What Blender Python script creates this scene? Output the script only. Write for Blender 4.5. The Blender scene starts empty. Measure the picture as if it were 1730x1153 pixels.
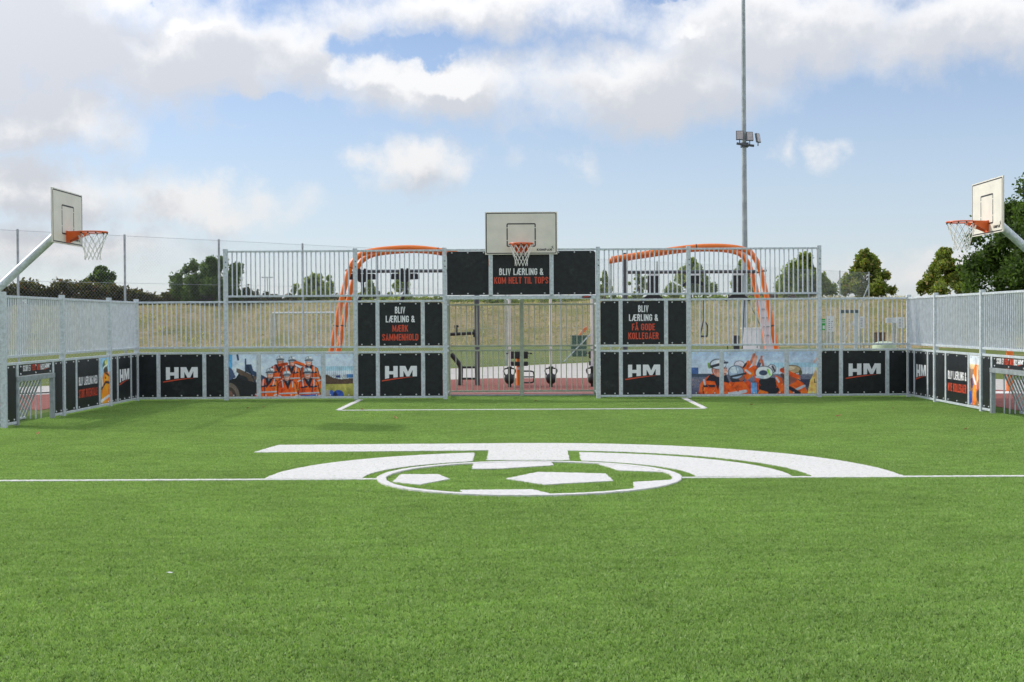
import bpy, bmesh, math, random
import numpy as np
from mathutils import Vector, Matrix
random.seed(7); np.random.seed(7)
SC = bpy.context.scene
COL = SC.collection
# ------------------------------------------------------------------ camera
PW, PH, FPX = 1730, 1153, 2330.0
CAM = Vector((0.083, 0.0, 1.6))
YAW = math.atan(23 / FPX); PITCH = -math.atan(33.5 / FPX); ROLL = math.radians(0.33)
fw = Vector((-math.sin(YAW) * math.cos(PITCH), math.cos(YAW) * math.cos(PITCH), math.sin(PITCH)))
rt = fw.cross(Vector((0, 0, 1))).normalized(); up = rt.cross(fw)
rt, up = rt * math.cos(ROLL) - up * math.sin(ROLL), up * math.cos(ROLL) + rt * math.sin(ROLL)
cam = bpy.data.cameras.new('camera'); cam.sensor_width = 36.0; cam.lens = 36.0 * FPX / PW
cam.clip_start = 0.05; cam.clip_end = 3000
cam_ob = bpy.data.objects.new('camera', cam); COL.objects.link(cam_ob)
m4 = Matrix((rt, up, -fw)).transposed().to_4x4(); m4.translation = CAM
cam_ob.matrix_world = m4
SC.camera = cam_ob
def ray(px, py): return fw * FPX + rt * (px - PW / 2) - up * (py - PH / 2)
def at(px, py, Y):            # the point at depth Y that stands at this place of the photograph
    d = ray(px, py); return CAM + d * (Y / d.y)
# ------------------------------------------------------------------ light
SUN_EL, SUN_AZ = math.radians(32.5), math.radians(-72)     # azimuth from +Y, negative to the left
EXPOSURE = 0.95
SKY = 0.09
SC.view_settings.view_transform = 'Standard'; SC.view_settings.look = 'None'
SC.view_settings.exposure = EXPOSURE
SC.cycles.max_bounces = 6; SC.cycles.diffuse_bounces = 3; SC.cycles.glossy_bounces = 2; SC.cycles.transmission_bounces = 3
SC.cycles.use_adaptive_sampling = True; SC.cycles.adaptive_threshold = 0.02
SC.view_settings.gamma = 1.0
sun = bpy.data.lights.new('sun', 'SUN'); sun.energy = 1.4; sun.angle = math.radians(1.8); sun.color = (1.0, 0.95, 0.87)
sun_ob = bpy.data.objects.new('sun', sun); COL.objects.link(sun_ob)
sd = Vector((math.sin(SUN_AZ) * math.cos(SUN_EL), math.cos(SUN_AZ) * math.cos(SUN_EL), math.sin(SUN_EL)))
sun_ob.rotation_euler = sd.to_track_quat('Z', 'Y').to_euler()

# ------------------------------------------------------------------ node helper
class NT:
    def __init__(s, tree): s.t = tree; s.n = tree.nodes; s.l = tree.links
    def node(s, typ, **kw):
        n = s.n.new(typ)
        for k, v in kw.items(): setattr(n, k, v)
        return n
    def put(s, sock, v):
        if isinstance(v, bpy.types.NodeSocket): s.l.new(v, sock)
        elif v is not None: sock.default_value = v
    def math(s, op, a, b=None, c=None, clamp=False):
        n = s.node('ShaderNodeMath', operation=op); n.use_clamp = clamp
        s.put(n.inputs[0], a); s.put(n.inputs[1], b)
        if c is not None: s.put(n.inputs[2], c)
        return n.outputs[0]
    def vmath(s, op, a, b=None):
        n = s.node('ShaderNodeVectorMath', operation=op)
        s.put(n.inputs[0], a); s.put(n.inputs[1], b)
        return n.outputs['Value'] if op in ('LENGTH', 'DOT_PRODUCT') else n.outputs[0]
    def noise(s, vec, scale, detail=3, rough=0.55, dist=0.0, dim='3D'):
        n = s.node('ShaderNodeTexNoise', noise_dimensions=dim); s.put(n.inputs['Vector'], vec)
        n.inputs['Scale'].default_value = scale; n.inputs['Detail'].default_value = detail
        n.inputs['Roughness'].default_value = rough; n.inputs['Distortion'].default_value = dist
        return n
    def ramp(s, fac, stops, interp='LINEAR'):
        n = s.node('ShaderNodeValToRGB'); s.put(n.inputs[0], fac); e = n.color_ramp.elements
        n.color_ramp.interpolation = interp
        while len(e) < len(stops): e.new(0.5)
        for i, (p, c) in enumerate(stops): e[i].position = p; e[i].color = (*c, 1) if len(c) == 3 else c
        return n.outputs[0]
    def mix(s, fac, a, b, blend='MIX'):
        n = s.node('ShaderNodeMix', data_type='RGBA', blend_type=blend)
        s.put(n.inputs[0], fac)
        for i, v in ((6, a), (7, b)):
            if isinstance(v, tuple) and len(v) == 3: v = (*v, 1)
            s.put(n.inputs[i], v)
        return n.outputs[2]
    def smooth(s, v, lo, hi, a=0.0, b=1.0):
        n = s.node('ShaderNodeMapRange', interpolation_type='SMOOTHSTEP')
        for i, x in enumerate((v, lo, hi, a, b)): s.put(n.inputs[i], x)
        return n.outputs[0]

# ------------------------------------------------------------------ sky
world = bpy.data.worlds.new('World'); SC.world = world; world.use_nodes = True
world.cycles.sampling_method = 'MANUAL'; world.cycles.sample_map_resolution = 256
def px_uv(x, y): return (x - 888) / FPX, (543 - y) / FPX
def make_density_group():
    g = bpy.data.node_groups.new('cloud_density', 'ShaderNodeTree')
    g.interface.new_socket('uv', in_out='INPUT', socket_type='NodeSocketVector'); g.interface.new_socket('q', in_out='INPUT', socket_type='NodeSocketVector')
    g.interface.new_socket('density', in_out='OUTPUT', socket_type='NodeSocketFloat')
    N = NT(g); gi = N.node('NodeGroupInput'); go = N.node('NodeGroupOutput')
    uv, q = gi.outputs[0], gi.outputs[1]
    # broad banks and small puffs seen over the court: centre x, y, half width, half height, weight
    blobs = [(20, 70, 350, 190, 1.3), (330, 110, 270, 125, 1.3), (210, 20, 200, 70, 0.9), (80, 225, 210, 72, 1.15), (70, 330, 220, 72, 1.15), (330, 356, 230, 50, 1.0),
             (520, 100, 210, 105, 1.0), (720, 150, 270, 72, 1.1), (800, 20, 330, 66, 1.0), (1090, 150, 340, 104, 1.2), (1330, 70, 330, 120, 1.1),
             (1600, 85, 270, 90, 1.05), (712, 287, 112, 64, 1.15), (955, 272, 54, 26, 0.42), (1318, 288, 34, 26, 0.42),
             (1380, 297, 34, 22, 0.38), (1560, 455, 220, 40, 0.75), (100, 430, 300, 60, 0.8)]
    holes = [(600, 84, 60, 34, 1.1), (715, 94, 90, 26, 1.2), (305, 4, 50, 14, 0.7), (480, 200, 110, 30, 1.0), (1135, 2, 80, 16, 0.7)]
    acc = None
    for x, y, a, b, w in blobs:
        u, v = px_uv(x, y)
        d = N.vmath('LENGTH', N.vmath('MULTIPLY', N.vmath('SUBTRACT', q, (u, v, 0)), (FPX / a, FPX / b, 0)))
        f = N.math('MULTIPLY_ADD', d, -w, w)
        acc = f if acc is None else N.math('SMOOTH_MAX', acc, f, 0.12)
    acc = N.math('MAXIMUM', acc, -0.6)
    for x, y, a, b, w in holes:
        u, v = px_uv(x, y)
        d = N.vmath('LENGTH', N.vmath('MULTIPLY', N.vmath('SUBTRACT', q, (u, v, 0)), (FPX / a, FPX / b, 0)))
        acc = N.math('SUBTRACT', acc, N.math('MAXIMUM', N.math('MULTIPLY_ADD', d, -w, w), 0.0))
    # the rest of the sky: broken cloud of the same kind
    gen = N.noise(N.vmath('MULTIPLY', q, (1, 1.7, 1)), 5.5, 2, 0.5, dim='2D')
    gfac = N.math('MULTIPLY_ADD', gen.outputs['Fac'], 5.0, -2.2)
    sx = N.node('ShaderNodeSeparateXYZ'); N.put(sx.inputs[0], uv)
    away = N.math('MAXIMUM', N.smooth(N.math('ABSOLUTE', sx.outputs[0]), 0.38, 0.52), N.smooth(sx.outputs[1], 0.22, 0.32))
    mixn = N.node('ShaderNodeMix', data_type='FLOAT'); N.put(mixn.inputs[0], away); N.put(mixn.inputs[2], acc); N.put(mixn.inputs[3], gfac)
    N.put(go.inputs[0], mixn.outputs[0])
    return g
def build_world():
    N = NT(world.node_tree); N.n.clear()
    out = N.node('ShaderNodeOutputWorld'); bg = N.node('ShaderNodeBackground'); bg.inputs[1].default_value = SKY
    sky = N.node('ShaderNodeTexSky', sky_type='NISHITA'); sky.sun_disc = False
    sky.sun_elevation = SUN_EL; sky.sun_rotation = SUN_AZ; sky.air_density = 1.0; sky.dust_density = 0.3; sky.ozone_density = 2.0
    tc = N.node('ShaderNodeTexCoord'); D = tc.outputs['Generated']; sp = N.node('ShaderNodeSeparateXYZ'); N.put(sp.inputs[0], D)
    az = N.math('ARCTAN2', sp.outputs[0], sp.outputs[1]); el = N.math('ARCSINE', sp.outputs[2])
    cb = N.node('ShaderNodeCombineXYZ'); N.put(cb.inputs[0], az); N.put(cb.inputs[1], el)
    uv = cb.outputs[0]
    g = make_density_group()
    w1 = N.noise(uv, 9, 2, 0.55, dim='2D'); w2 = N.noise(uv, 36, 4, 0.62, dim='2D')
    o1 = N.vmath('MULTIPLY', N.vmath('SUBTRACT', w1.outputs['Color'], (0.5, 0.5, 0.5)), (0.085, 0.05, 0))
    o2 = N.vmath('MULTIPLY', N.vmath('SUBTRACT', w2.outputs['Color'], (0.5, 0.5, 0.5)), (0.034, 0.026, 0))
    q = N.vmath('ADD', N.vmath('ADD', uv, o1), o2)
    def dens(off):
        n = N.node('ShaderNodeGroup'); n.node_tree = g; N.put(n.inputs[0], uv); N.put(n.inputs[1], N.vmath('ADD', q, off) if off else q); return n.outputs[0]
    fine = N.noise(uv, 22, 5, 0.62, dim='2D'); ff = N.math('MULTIPLY_ADD', fine.outputs['Fac'], 1.0, -0.5)
    d0 = N.math('ADD', dens(None), ff); d1 = dens((-0.010, 0.022, 0))
    alpha = N.smooth(d0, -0.14, 0.74)
    shade = N.smooth(N.math('ADD', d1, N.math('MULTIPLY', ff, 1.25)), 0.0, 0.86)
    k = 1.0 / SKY / (2 ** EXPOSURE)
    ccol = N.mix(shade, (0.90 * k, 0.90 * k, 0.905 * k), (0.625 * k, 0.648 * k, 0.70 * k))
    cs = N.vmath('DOT_PRODUCT', D, tuple(sd))                      # clouds brightened round the sun and opposite it, to add fill light
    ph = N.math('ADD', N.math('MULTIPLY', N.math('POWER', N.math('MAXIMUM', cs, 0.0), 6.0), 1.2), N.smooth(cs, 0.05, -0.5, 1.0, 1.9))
    ph = N.math('MULTIPLY', ph, N.math('MULTIPLY_ADD', N.math('MAXIMUM', sp.outputs[2], 0.0), 1.35, 0.85))   # cloud brightness also raised towards the zenith for more fill
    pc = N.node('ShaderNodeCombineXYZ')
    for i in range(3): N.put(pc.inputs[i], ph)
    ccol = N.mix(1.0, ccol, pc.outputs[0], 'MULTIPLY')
    skyc = N.mix(1.0, sky.outputs[0], SKYTINT, 'MULTIPLY')
    low = N.smooth(el, 0.0, 0.26, 0.58, 0.06)                       # milky air low over the horizon
    skyc = N.mix(low, skyc, (0.64 * k, 0.74 * k, 0.85 * k))
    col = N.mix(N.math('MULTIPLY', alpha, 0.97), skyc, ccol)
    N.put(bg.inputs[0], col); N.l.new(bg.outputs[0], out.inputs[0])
SKYTINT = (0.745, 0.725, 0.82)
build_world()

# ------------------------------------------------------------------ materials
MATS = {}
def mat(name, color, rough=0.6, metal=0.0, var=0.0, vscale=8.0, spec=0.5, bump=0.0, bscale=60.0, trans=0.0, color2=None, coord='Object'):
    if name in MATS: return MATS[name]
    m = bpy.data.materials.new(name); m.use_nodes = True; N = NT(m.node_tree)
    b = N.n['Principled BSDF']
    b.inputs['Roughness'].default_value = rough; b.inputs['Metallic'].default_value = metal
    b.inputs['Specular IOR Level'].default_value = spec
    tc = N.node('ShaderNodeTexCoord'); geo = N.node('ShaderNodeNewGeometry')
    vec = geo.outputs['Position'] if coord == 'World' else tc.outputs['Object']
    if var > 0:
        nz = N.noise(vec, vscale, 5, 0.6)
        c2 = color2 or tuple(min(1, c * (1 - var)) for c in color)
        c1 = color if color2 else tuple(min(1, c * (1 + var * 0.6)) for c in color)
        N.put(b.inputs['Base Color'], N.ramp(nz.outputs['Fac'], [(0.32, c2), (0.68, c1)]))
        N.put(b.inputs['Roughness'], N.math('MULTIPLY_ADD', nz.outputs['Fac'], 0.2, rough - 0.1))
    else: b.inputs['Base Color'].default_value = (*color, 1)
    if bump > 0:
        nb = N.noise(vec, bscale, 4, 0.6); bp = N.node('ShaderNodeBump'); bp.inputs['Strength'].default_value = bump
        bp.inputs['Distance'].default_value = 0.02
        N.put(bp.inputs['Height'], nb.outputs['Fac']); N.put(b.inputs['Normal'], bp.outputs[0])
    MATS[name] = m; return m
GALV = mat('galvanised_steel', (0.60, 0.655, 0.675), 0.42, 0.12, 0.24, 21.0, bump=0.05, bscale=40)
GALV_BAR = mat('galvanised_bar', (0.60, 0.645, 0.68), 0.38, 0.12, 0.18, 11.0, coord='World')
GALV_DULL = mat('weathered_galvanised', (0.36, 0.40, 0.41), 0.5, 0.3, 0.25, 9.0)
GALV_GREEN = mat('steel_green_bounce_tint', (0.43, 0.47, 0.37), 0.5, 0.1, 0.25, 9.0)  # green bounced light is put into the base colour of the cage steel
BLACKB = mat('black_laminate_board', (0.0115, 0.0145, 0.0165), 0.42, 0, 0.55, 9.0, spec=0.4, bump=0.05, bscale=120)
def scuff(m):
    N = NT(m.node_tree); b = N.n['Principled BSDF']; src = b.inputs['Base Color'].links[0].from_socket; g = N.node('ShaderNodeNewGeometry')
    n1 = N.noise(g.outputs['Position'], 2.3, 5, 0.68, 0.6); n2 = N.noise(g.outputs['Position'], 13.0, 4, 0.7)
    f = N.math('MULTIPLY', N.smooth(n1.outputs['Fac'], 0.52, 0.74), N.smooth(n2.outputs['Fac'], 0.38, 0.7)); N.put(b.inputs['Base Color'], N.mix(N.math('MULTIPLY', f, 0.5), src, (0.075, 0.078, 0.075)))
scuff(BLACKB)
BOLT = mat('bolt_steel', (0.75, 0.76, 0.76), 0.3, 0.4)
HOLE = mat('dark_hole', (0.02, 0.02, 0.02), 0.8)
PRINTW = mat('printed_white', (0.86, 0.86, 0.86), 0.5, 0, 0.05, 30)
PRINTR = mat('printed_red', (0.68, 0.075, 0.030), 0.5, 0, 0.08, 30)
PRINTK = mat('printed_black', (0.012, 0.012, 0.014), 0.5)
BEIGE = mat('backboard_laminate', (0.78, 0.735, 0.625), 0.45, 0, 0.07, 4.0)
EDGE = mat('laminate_edge', (0.06, 0.05, 0.045), 0.6)
ORANGE = mat('orange_powder_coat', (0.82, 0.19, 0.022), 0.35, 0, 0.08, 3.0)
RINGO = mat('orange_red_ring_paint', (0.78, 0.13, 0.022), 0.38, 0, 0.1, 12.0)
NETM = mat('net_cord', (0.80, 0.78, 0.74), 0.85)
BLACKR = mat('black_rubber', (0.016, 0.017, 0.018), 0.55, 0, 0.25, 20)
DARKST = mat('dark_grey_steel', (0.085, 0.095, 0.105), 0.42, 0.1, 0.15, 8)
POLEW = mat('white_painted_steel', (0.72, 0.70, 0.69), 0.4, 0, 0.06, 6)
MAST = mat('mast_steel', (0.33, 0.37, 0.375), 0.48, 0.3, 0.28, 3.0)
LAMPG = mat('lamp_glass', (0.46, 0.42, 0.41), 0.25, 0, 0.1, 30)
CONC = mat('concrete_paving', (0.47, 0.44, 0.40), 0.9, 0, 0.12, 3.0, coord='World')
REDT = mat('red_rubber_paving', (0.235, 0.068, 0.050), 0.95, 0, 0.22, 5.0, bump=0.3, bscale=150, coord='World')
WHITEL = mat('white_line_paint', (0.73, 0.71, 0.675), 0.9, 0, 0.16, 26.0, bump=0.5, bscale=180, coord='World')
SIGNW = mat('sign_white', (0.74, 0.73, 0.74), 0.5); SIGNG = mat('sign_green', (0.03, 0.36, 0.05), 0.5)
WOODB = mat('brown_wood', (0.20, 0.115, 0.06), 0.8, 0, 0.3, 12)
BARK = mat('tree_bark', (0.10, 0.075, 0.055), 0.9, 0, 0.35, 9, bump=0.4, bscale=30)
PALEG = mat('pale_green_cover', (0.42, 0.50, 0.33), 0.6, 0, 0.1, 4)
BRICKR = mat('dark_red_cladding', (0.13, 0.045, 0.04), 0.8, 0, 0.15, 2)
GLASSD = mat('dark_window_glass', (0.02, 0.025, 0.03), 0.1)
GREENP = mat('green_plastic', (0.012, 0.075, 0.042), 0.45)

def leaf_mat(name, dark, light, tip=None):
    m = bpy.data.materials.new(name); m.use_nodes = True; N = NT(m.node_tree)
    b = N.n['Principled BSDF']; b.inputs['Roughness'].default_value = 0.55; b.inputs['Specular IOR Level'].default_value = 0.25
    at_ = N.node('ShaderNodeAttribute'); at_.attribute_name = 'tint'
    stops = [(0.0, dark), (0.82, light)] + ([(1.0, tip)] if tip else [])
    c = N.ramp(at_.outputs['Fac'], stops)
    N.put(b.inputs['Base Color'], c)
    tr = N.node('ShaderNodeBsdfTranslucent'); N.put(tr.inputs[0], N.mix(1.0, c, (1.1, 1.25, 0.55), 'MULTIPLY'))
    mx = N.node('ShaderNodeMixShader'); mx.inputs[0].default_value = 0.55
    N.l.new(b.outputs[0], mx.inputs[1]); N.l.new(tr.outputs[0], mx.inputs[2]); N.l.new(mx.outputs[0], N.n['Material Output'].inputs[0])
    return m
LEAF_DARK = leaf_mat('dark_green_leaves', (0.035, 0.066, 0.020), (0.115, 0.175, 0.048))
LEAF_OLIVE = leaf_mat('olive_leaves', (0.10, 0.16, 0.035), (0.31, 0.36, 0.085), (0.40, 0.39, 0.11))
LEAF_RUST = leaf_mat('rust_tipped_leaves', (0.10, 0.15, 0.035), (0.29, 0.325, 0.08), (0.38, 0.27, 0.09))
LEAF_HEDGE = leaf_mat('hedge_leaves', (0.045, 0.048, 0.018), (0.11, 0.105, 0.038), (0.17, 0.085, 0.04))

def attr_mat(name, rough=0.45):
    m = bpy.data.materials.new(name); m.use_nodes = True; N = NT(m.node_tree)
    b = N.n['Principled BSDF']; b.inputs['Roughness'].default_value = rough
    a = N.node('ShaderNodeAttribute'); a.attribute_name = 'print'
    N.put(b.inputs['Base Color'], a.outputs['Color'])
    return m
PHOTO = attr_mat('photo_print')

# ------------------------------------------------------------------ mesh helpers
class MB:
    def __init__(s): s.v = []; s.f = []; s.m = []; s.mats = []
    def mi(s, m):
        if m is None: return 0
        if m not in s.mats: s.mats.append(m)
        return s.mats.index(m)
    def add(s, verts, faces, m=None):
        o = len(s.v); s.v += [tuple(p) for p in verts]; s.f += [tuple(i + o for i in f) for f in faces]; s.m += [s.mi(m)] * len(faces); return s
    def box(s, x0, x1, y0, y1, z0, z1, m=None):
        return s.add([(x0, y0, z0), (x1, y0, z0), (x1, y1, z0), (x0, y1, z0), (x0, y0, z1), (x1, y0, z1), (x1, y1, z1), (x0, y1, z1)],
                     [(0, 3, 2, 1), (4, 5, 6, 7), (0, 1, 5, 4), (1, 2, 6, 5), (2, 3, 7, 6), (3, 0, 4, 7)], m)
    def prism(s, pts, y0, y1, m=None):          # polygon in x,z pulled from y0 to y1
        n = len(pts); a = [(x, y0, z) for x, z in pts]; b = [(x, y1, z) for x, z in pts]
        return s.add(a + b, [tuple(range(n)), tuple(range(2 * n - 1, n - 1, -1))] + [(i, i + n, (i + 1) % n + n, (i + 1) % n) for i in range(n)], m)
    def tube(s, path, r, seg=8, m=None, cap=True, close=False):
        P = [Vector(p) for p in path]; n = len(P); R = r if isinstance(r, (list, tuple)) else [r] * n
        rings = []; prev = None
        for i in range(n):
            if close: t = (P[(i + 1) % n] - P[i - 1])
            else: t = P[min(i + 1, n - 1)] - P[max(i - 1, 0)]
            t.normalize()
            ref = prev if prev is not None else (Vector((0, 0, 1)) if abs(t.z) < 0.9 else Vector((1, 0, 0)))
            a = (ref - t * ref.dot(t)).normalized(); b = t.cross(a); prev = a
            rings.append([P[i] + (a * math.cos(2 * math.pi * k / seg) + b * math.sin(2 * math.pi * k / seg)) * R[i] for k in range(seg)])
        vs = [p for rg in rings for p in rg]; fs = []
        for i in range(n if close else n - 1):
            j = (i + 1) % n
            fs += [(i * seg + k, i * seg + (k + 1) % seg, j * seg + (k + 1) % seg, j * seg + k) for k in range(seg)]
        if cap and not close: fs += [tuple(range(seg))[::-1], tuple((n - 1) * seg + k for k in range(seg))]
        return s.add(vs, fs, m)
    def lathe(s, prof, seg=16, c=(0, 0, 0), m=None):
        vs = []; fs = []; n = len(prof)
        for k in range(seg):
            a = 2 * math.pi * k / seg
            vs += [(c[0] + r * math.cos(a), c[1] + r * math.sin(a), c[2] + z) for r, z in prof]
        for k in range(seg):
            j = (k + 1) % seg
            fs += [(k * n + i, j * n + i, j * n + i + 1, k * n + i + 1) for i in range(n - 1)]
        return s.add(vs, fs, m)
    def mesh(s, name, m=None, smooth=False):
        me = bpy.data.meshes.new(name); me.from_pydata(s.v, [], s.f)
        if m is not None: me.materials.append(m)
        else:
            for x in s.mats: me.materials.append(x)
            me.polygons.foreach_set('material_index', s.m)
        if smooth:
            me.polygons.foreach_set('use_smooth', [True] * len(me.polygons))
            try: me.set_sharp_from_angle(angle=math.radians(40))
            except Exception: pass
        me.update(); return me
    def build(s, name, m=None, parent=None, smooth=False, loc=None): return link(name, s.mesh(name, m, smooth), parent, loc)
def link(name, me, parent=None, loc=None, rot=None):
    o = bpy.data.objects.new(name, me); COL.objects.link(o)
    if parent is not None: o.parent = parent
    if loc is not None: o.location = loc
    if rot is not None: o.rotation_euler = rot
    return o
def tag(o, label=None, cat=None, group=None, kind=None):
    for k, v in (('label', label), ('category', cat), ('group', group), ('kind', kind)):
        if v: o[k] = v
    return o
def thing(name, label, cat, loc=(0, 0, 0), rz=0.0, group=None):
    o = bpy.data.objects.new(name, None); COL.objects.link(o); o.empty_display_size = 0.2
    o.location = loc; o.rotation_euler = (0, 0, rz); return tag(o, label, cat, group)
def bevelled(x0, x1, y0, y1, z0, z1, b):
    bm = bmesh.new(); bmesh.ops.create_cube(bm, size=1)
    for v in bm.verts: v.co = Vector((x0 + (v.co.x + .5) * (x1 - x0), y0 + (v.co.y + .5) * (y1 - y0), z0 + (v.co.z + .5) * (z1 - z0)))
    bmesh.ops.bevel(bm, geom=bm.edges[:], offset=b, segments=2, affect='EDGES', profile=0.6)
    me = bpy.data.meshes.new('bevelled'); bm.to_mesh(me); bm.free(); return me
def bev_obj(name, m, parent, *a):
    me = bevelled(*a); me.materials.append(m); return link(name, me, parent)

# ------------------------------------------------------------------ lettering (all made first)
# condensed block capitals drawn as strokes on a field 1 high; a stroke is a list of points, width of the glyph first
def _arc(cx, cz, rx, rz, a0, a1, n=6): return [(cx + rx * math.cos(math.radians(a0 + (a1 - a0) * k / n)), cz + rz * math.sin(math.radians(a0 + (a1 - a0) * k / n))) for k in range(n + 1)]
SW = .155                                                           # stroke width
_h = SW / 2; _w = .46; _r = _w - _h
def _O(w=_w): return _arc(w / 2, 1 - _h - .14, w / 2 - _h, .14, 0, 180) + _arc(w / 2, _h + .14, w / 2 - _h, .14, 180, 360) + [(w - _h, 1 - _h - .14)]
_C = [(_r, .68), (_r, 1 - _h - .14)] + _arc(_w / 2, 1 - _h - .14, _w / 2 - _h, .14, 0, 180)[1:] + _arc(_w / 2, _h + .14, _w / 2 - _h, .14, 180, 360) + [(_r, .34)]
GLYPH = {
 'B': (_w, [[(_h, 0), (_h, 1)], [(_h, 1 - _h), (.24, 1 - _h)] + _arc(.24, .765, _r - .24, .235 - _h, 90, -90) + [(_h, .53)], [(.24, .53)] + _arc(.24, .305, _r - .24, .225, 90, -90) + [(_h, _h)]]),
 'L': (.38, [[(_h, 1), (_h, _h), (.38, _h)]]), 'I': (SW, [[(_h, 0), (_h, 1)]]), 'V': (.5, [[(_h, 1), (.25, .04), (.5 - _h, 1)]]),
 'R': (_w, [[(_h, 0), (_h, 1)], [(_h, 1 - _h), (.24, 1 - _h)] + _arc(.24, .735, _r - .24, .265 - _h, 90, -90) + [(_h, .545)], [(.26, .54), (_r + .01, 0)]]),
 'N': (.5, [[(_h, 0), (_h, 1)], [(.5 - _h, 0), (.5 - _h, 1)], [(_h, .93), (.5 - _h, .07)]]), 'M': (.64, [[(_h, 0), (_h, 1)], [(.64 - _h, 0), (.64 - _h, 1)], [(_h, .96), (.32, .2), (.64 - _h, .96)]]),
 'G': (_w, [_C[:-1] + [(_r, .48), (.25, .48)]]), 'K': (.48, [[(_h, 0), (_h, 1)], [(_h + .02, .42), (.43, 1)], [(.2, .58), (.44, 0)]]), 'C': (_w, [_C]), 'O': (_w, [_O()]),
 'D': (_w, [[(_h, _h), (.22, _h)] + _arc(.22, .25, _r - .22, .25 - _h, -90, 0) + _arc(.22, .75, _r - .22, .25 - _h, 0, 90) + [(_h, 1 - _h)], [(_h, 0), (_h, 1)]]),
 'E': (.38, [[(.38, 1 - _h), (_h, 1 - _h), (_h, _h), (.38, _h)], [(_h, .52), (.34, .52)]]), 'F': (.37, [[(.37, 1 - _h), (_h, 1 - _h), (_h, 0)], [(_h, .50), (.33, .50)]]),
 'H': (_w, [[(_h, 0), (_h, 1)], [(_r, 0), (_r, 1)], [(_h, .52), (_r, .52)]]), 'T': (.42, [[(0, 1 - _h), (.42, 1 - _h)], [(.21, 0), (.21, 1 - _h)]]), 'A': (.5, [[(_h - .01, 0), (.25, .97), (.5 - _h + .01, 0)], [(.14, .27), (.36, .27)]]),
 'P': (_w, [[(_h, 0), (_h, 1)], [(_h, 1 - _h), (.24, 1 - _h)] + _arc(.24, .70, _r - .24, .30 - _h, 90, -90) + [(_h, .475)]]), 'J': (.36, [[(.36 - _h, 1), (.36 - _h, .2)] + _arc(.18, .2, .18 - _h, .2 - _h, 0, -180)]), 'Y': (.5, [[(_h, 1), (.25, .46), (.5 - _h, 1)], [(.25, 0), (.25, .5)]]),
 'S': (.44, [[(.44 - _h, .72), (.44 - _h, .80)] + _arc(.22, .80, .22 - _h, .2 - _h, 0, 180) + [(_h, .70), (.44 - _h, .32)] + _arc(.22, .2, .22 - _h, .2 - _h, 0, -180) + [(_h, .28)]]),
 'Æ': (.72, [[(.04, 0), (.33, .97)], [(.33, 1 - _h), (.72, 1 - _h)], [(.40, 1), (.40, _h), (.72, _h)], [(.40, .52), (.68, .52)], [(.14, .27), (.4, .27)]]), '&': (.5, [[(.5, 0), (.12, .68)] + _arc(.23, .78, .12, .14, 180, 0) + [(.33, .68), (.09, .38)] + _arc(.22, .22, .145, .15, 160, 360) + [(.44, .46)]]), ' ': (.2, [])}
GLYPH['Å'] = (.5, GLYPH['A'][1] + [_arc(.25, 1.12, .06, .06, 0, 360, 8)])
def glyph_mesh(ch):
    vs, fs = [], []; w, strokes = GLYPH[ch]
    for st in strokes:
        P = [Vector(p) for p in st]; n = len(P); L = []
        for i in range(n):
            a_ = (P[i] - P[i - 1]).normalized() if i else None; b_ = (P[i + 1] - P[i]).normalized() if i < n - 1 else None
            if a_ is not None and a_.length == 0: a_ = b_
            t = ((a_ or b_) + (b_ or a_)); t = t.normalized() if t.length > 1e-6 else (a_ or b_)
            nn = Vector((-t.y, t.x)); c = nn.dot(Vector((-(b_ or a_).y, (b_ or a_).x))); L.append((P[i], nn * (SW / 2 / max(.45, abs(c)))))
        o = len(vs)
        for p, q in L: vs += [(p.x + q.x, p.y + q.y), (p.x - q.x, p.y - q.y)]
        fs += [(o + 2 * i, o + 2 * i + 1, o + 2 * i + 3, o + 2 * i + 2) for i in range(n - 1)]
    return vs, fs, w
def lettering(parent, txt, cx, z0, width, height, y, m, gap=.09):
    tot = sum(GLYPH[c][0] + gap for c in txt) - gap; k = width / tot; x = 0.0
    for ch in txt:
        vs, fs, w = glyph_mesh(ch)
        if vs: MB().add([(cx + (p[0] + x - tot / 2) * k, y - .0004 * (i % 7), z0 + p[1] * height) for i, p in enumerate(vs)], fs, m).build('letter', m, parent)
        x += w + gap
def hm_logo(parent, cx, zc, w, y):
    # H and M in heavy wide capitals over a red swoosh; drawn on a 0..2.1 by 0..1 field
    k = w / 2.1; ox = cx - w / 2; oz = zc - 0.48 * k
    P = lambda pts: [(ox + x * k, oz + z * k * 0.92) for x, z in pts]
    b = MB()
    b.prism(P([(0, .08), (.27, .13), (.27, .40), (.55, .40), (.55, .17), (.84, .20), (.84, 1), (.55, 1), (.55, .63), (.27, .63), (.27, 1), (0, 1)]), y, y - 0.001, PRINTW)
    b.prism(P([(.97, .22), (1.21, .235), (1.21, .66), (1.41, .245), (1.60, .25), (1.81, .70), (1.81, .25), (2.1, .25), (2.1, 1), (1.70, 1), (1.51, .58), (1.34, 1), (.97, 1)]), y, y - 0.001, PRINTW)
    b.build('logo_letters', None, parent)
    top = [(-.20 + 2.1 * t, -.02 + .24 * math.sin(t * math.pi / 2)) for t in np.linspace(0, 1, 14)]
    bot = [(-.20 + 2.1 * t, -.10 + .315 * math.sin(t * math.pi / 2) - .05 * math.sin(t * math.pi)) for t in np.linspace(0, 1, 14)]
    q = MB()
    for i in range(13):
        q.prism(P([bot[i], bot[i + 1], top[i + 1], top[i]]), y - 0.002, y - 0.003, PRINTR)
    q.build('logo_swoosh', None, parent)

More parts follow.
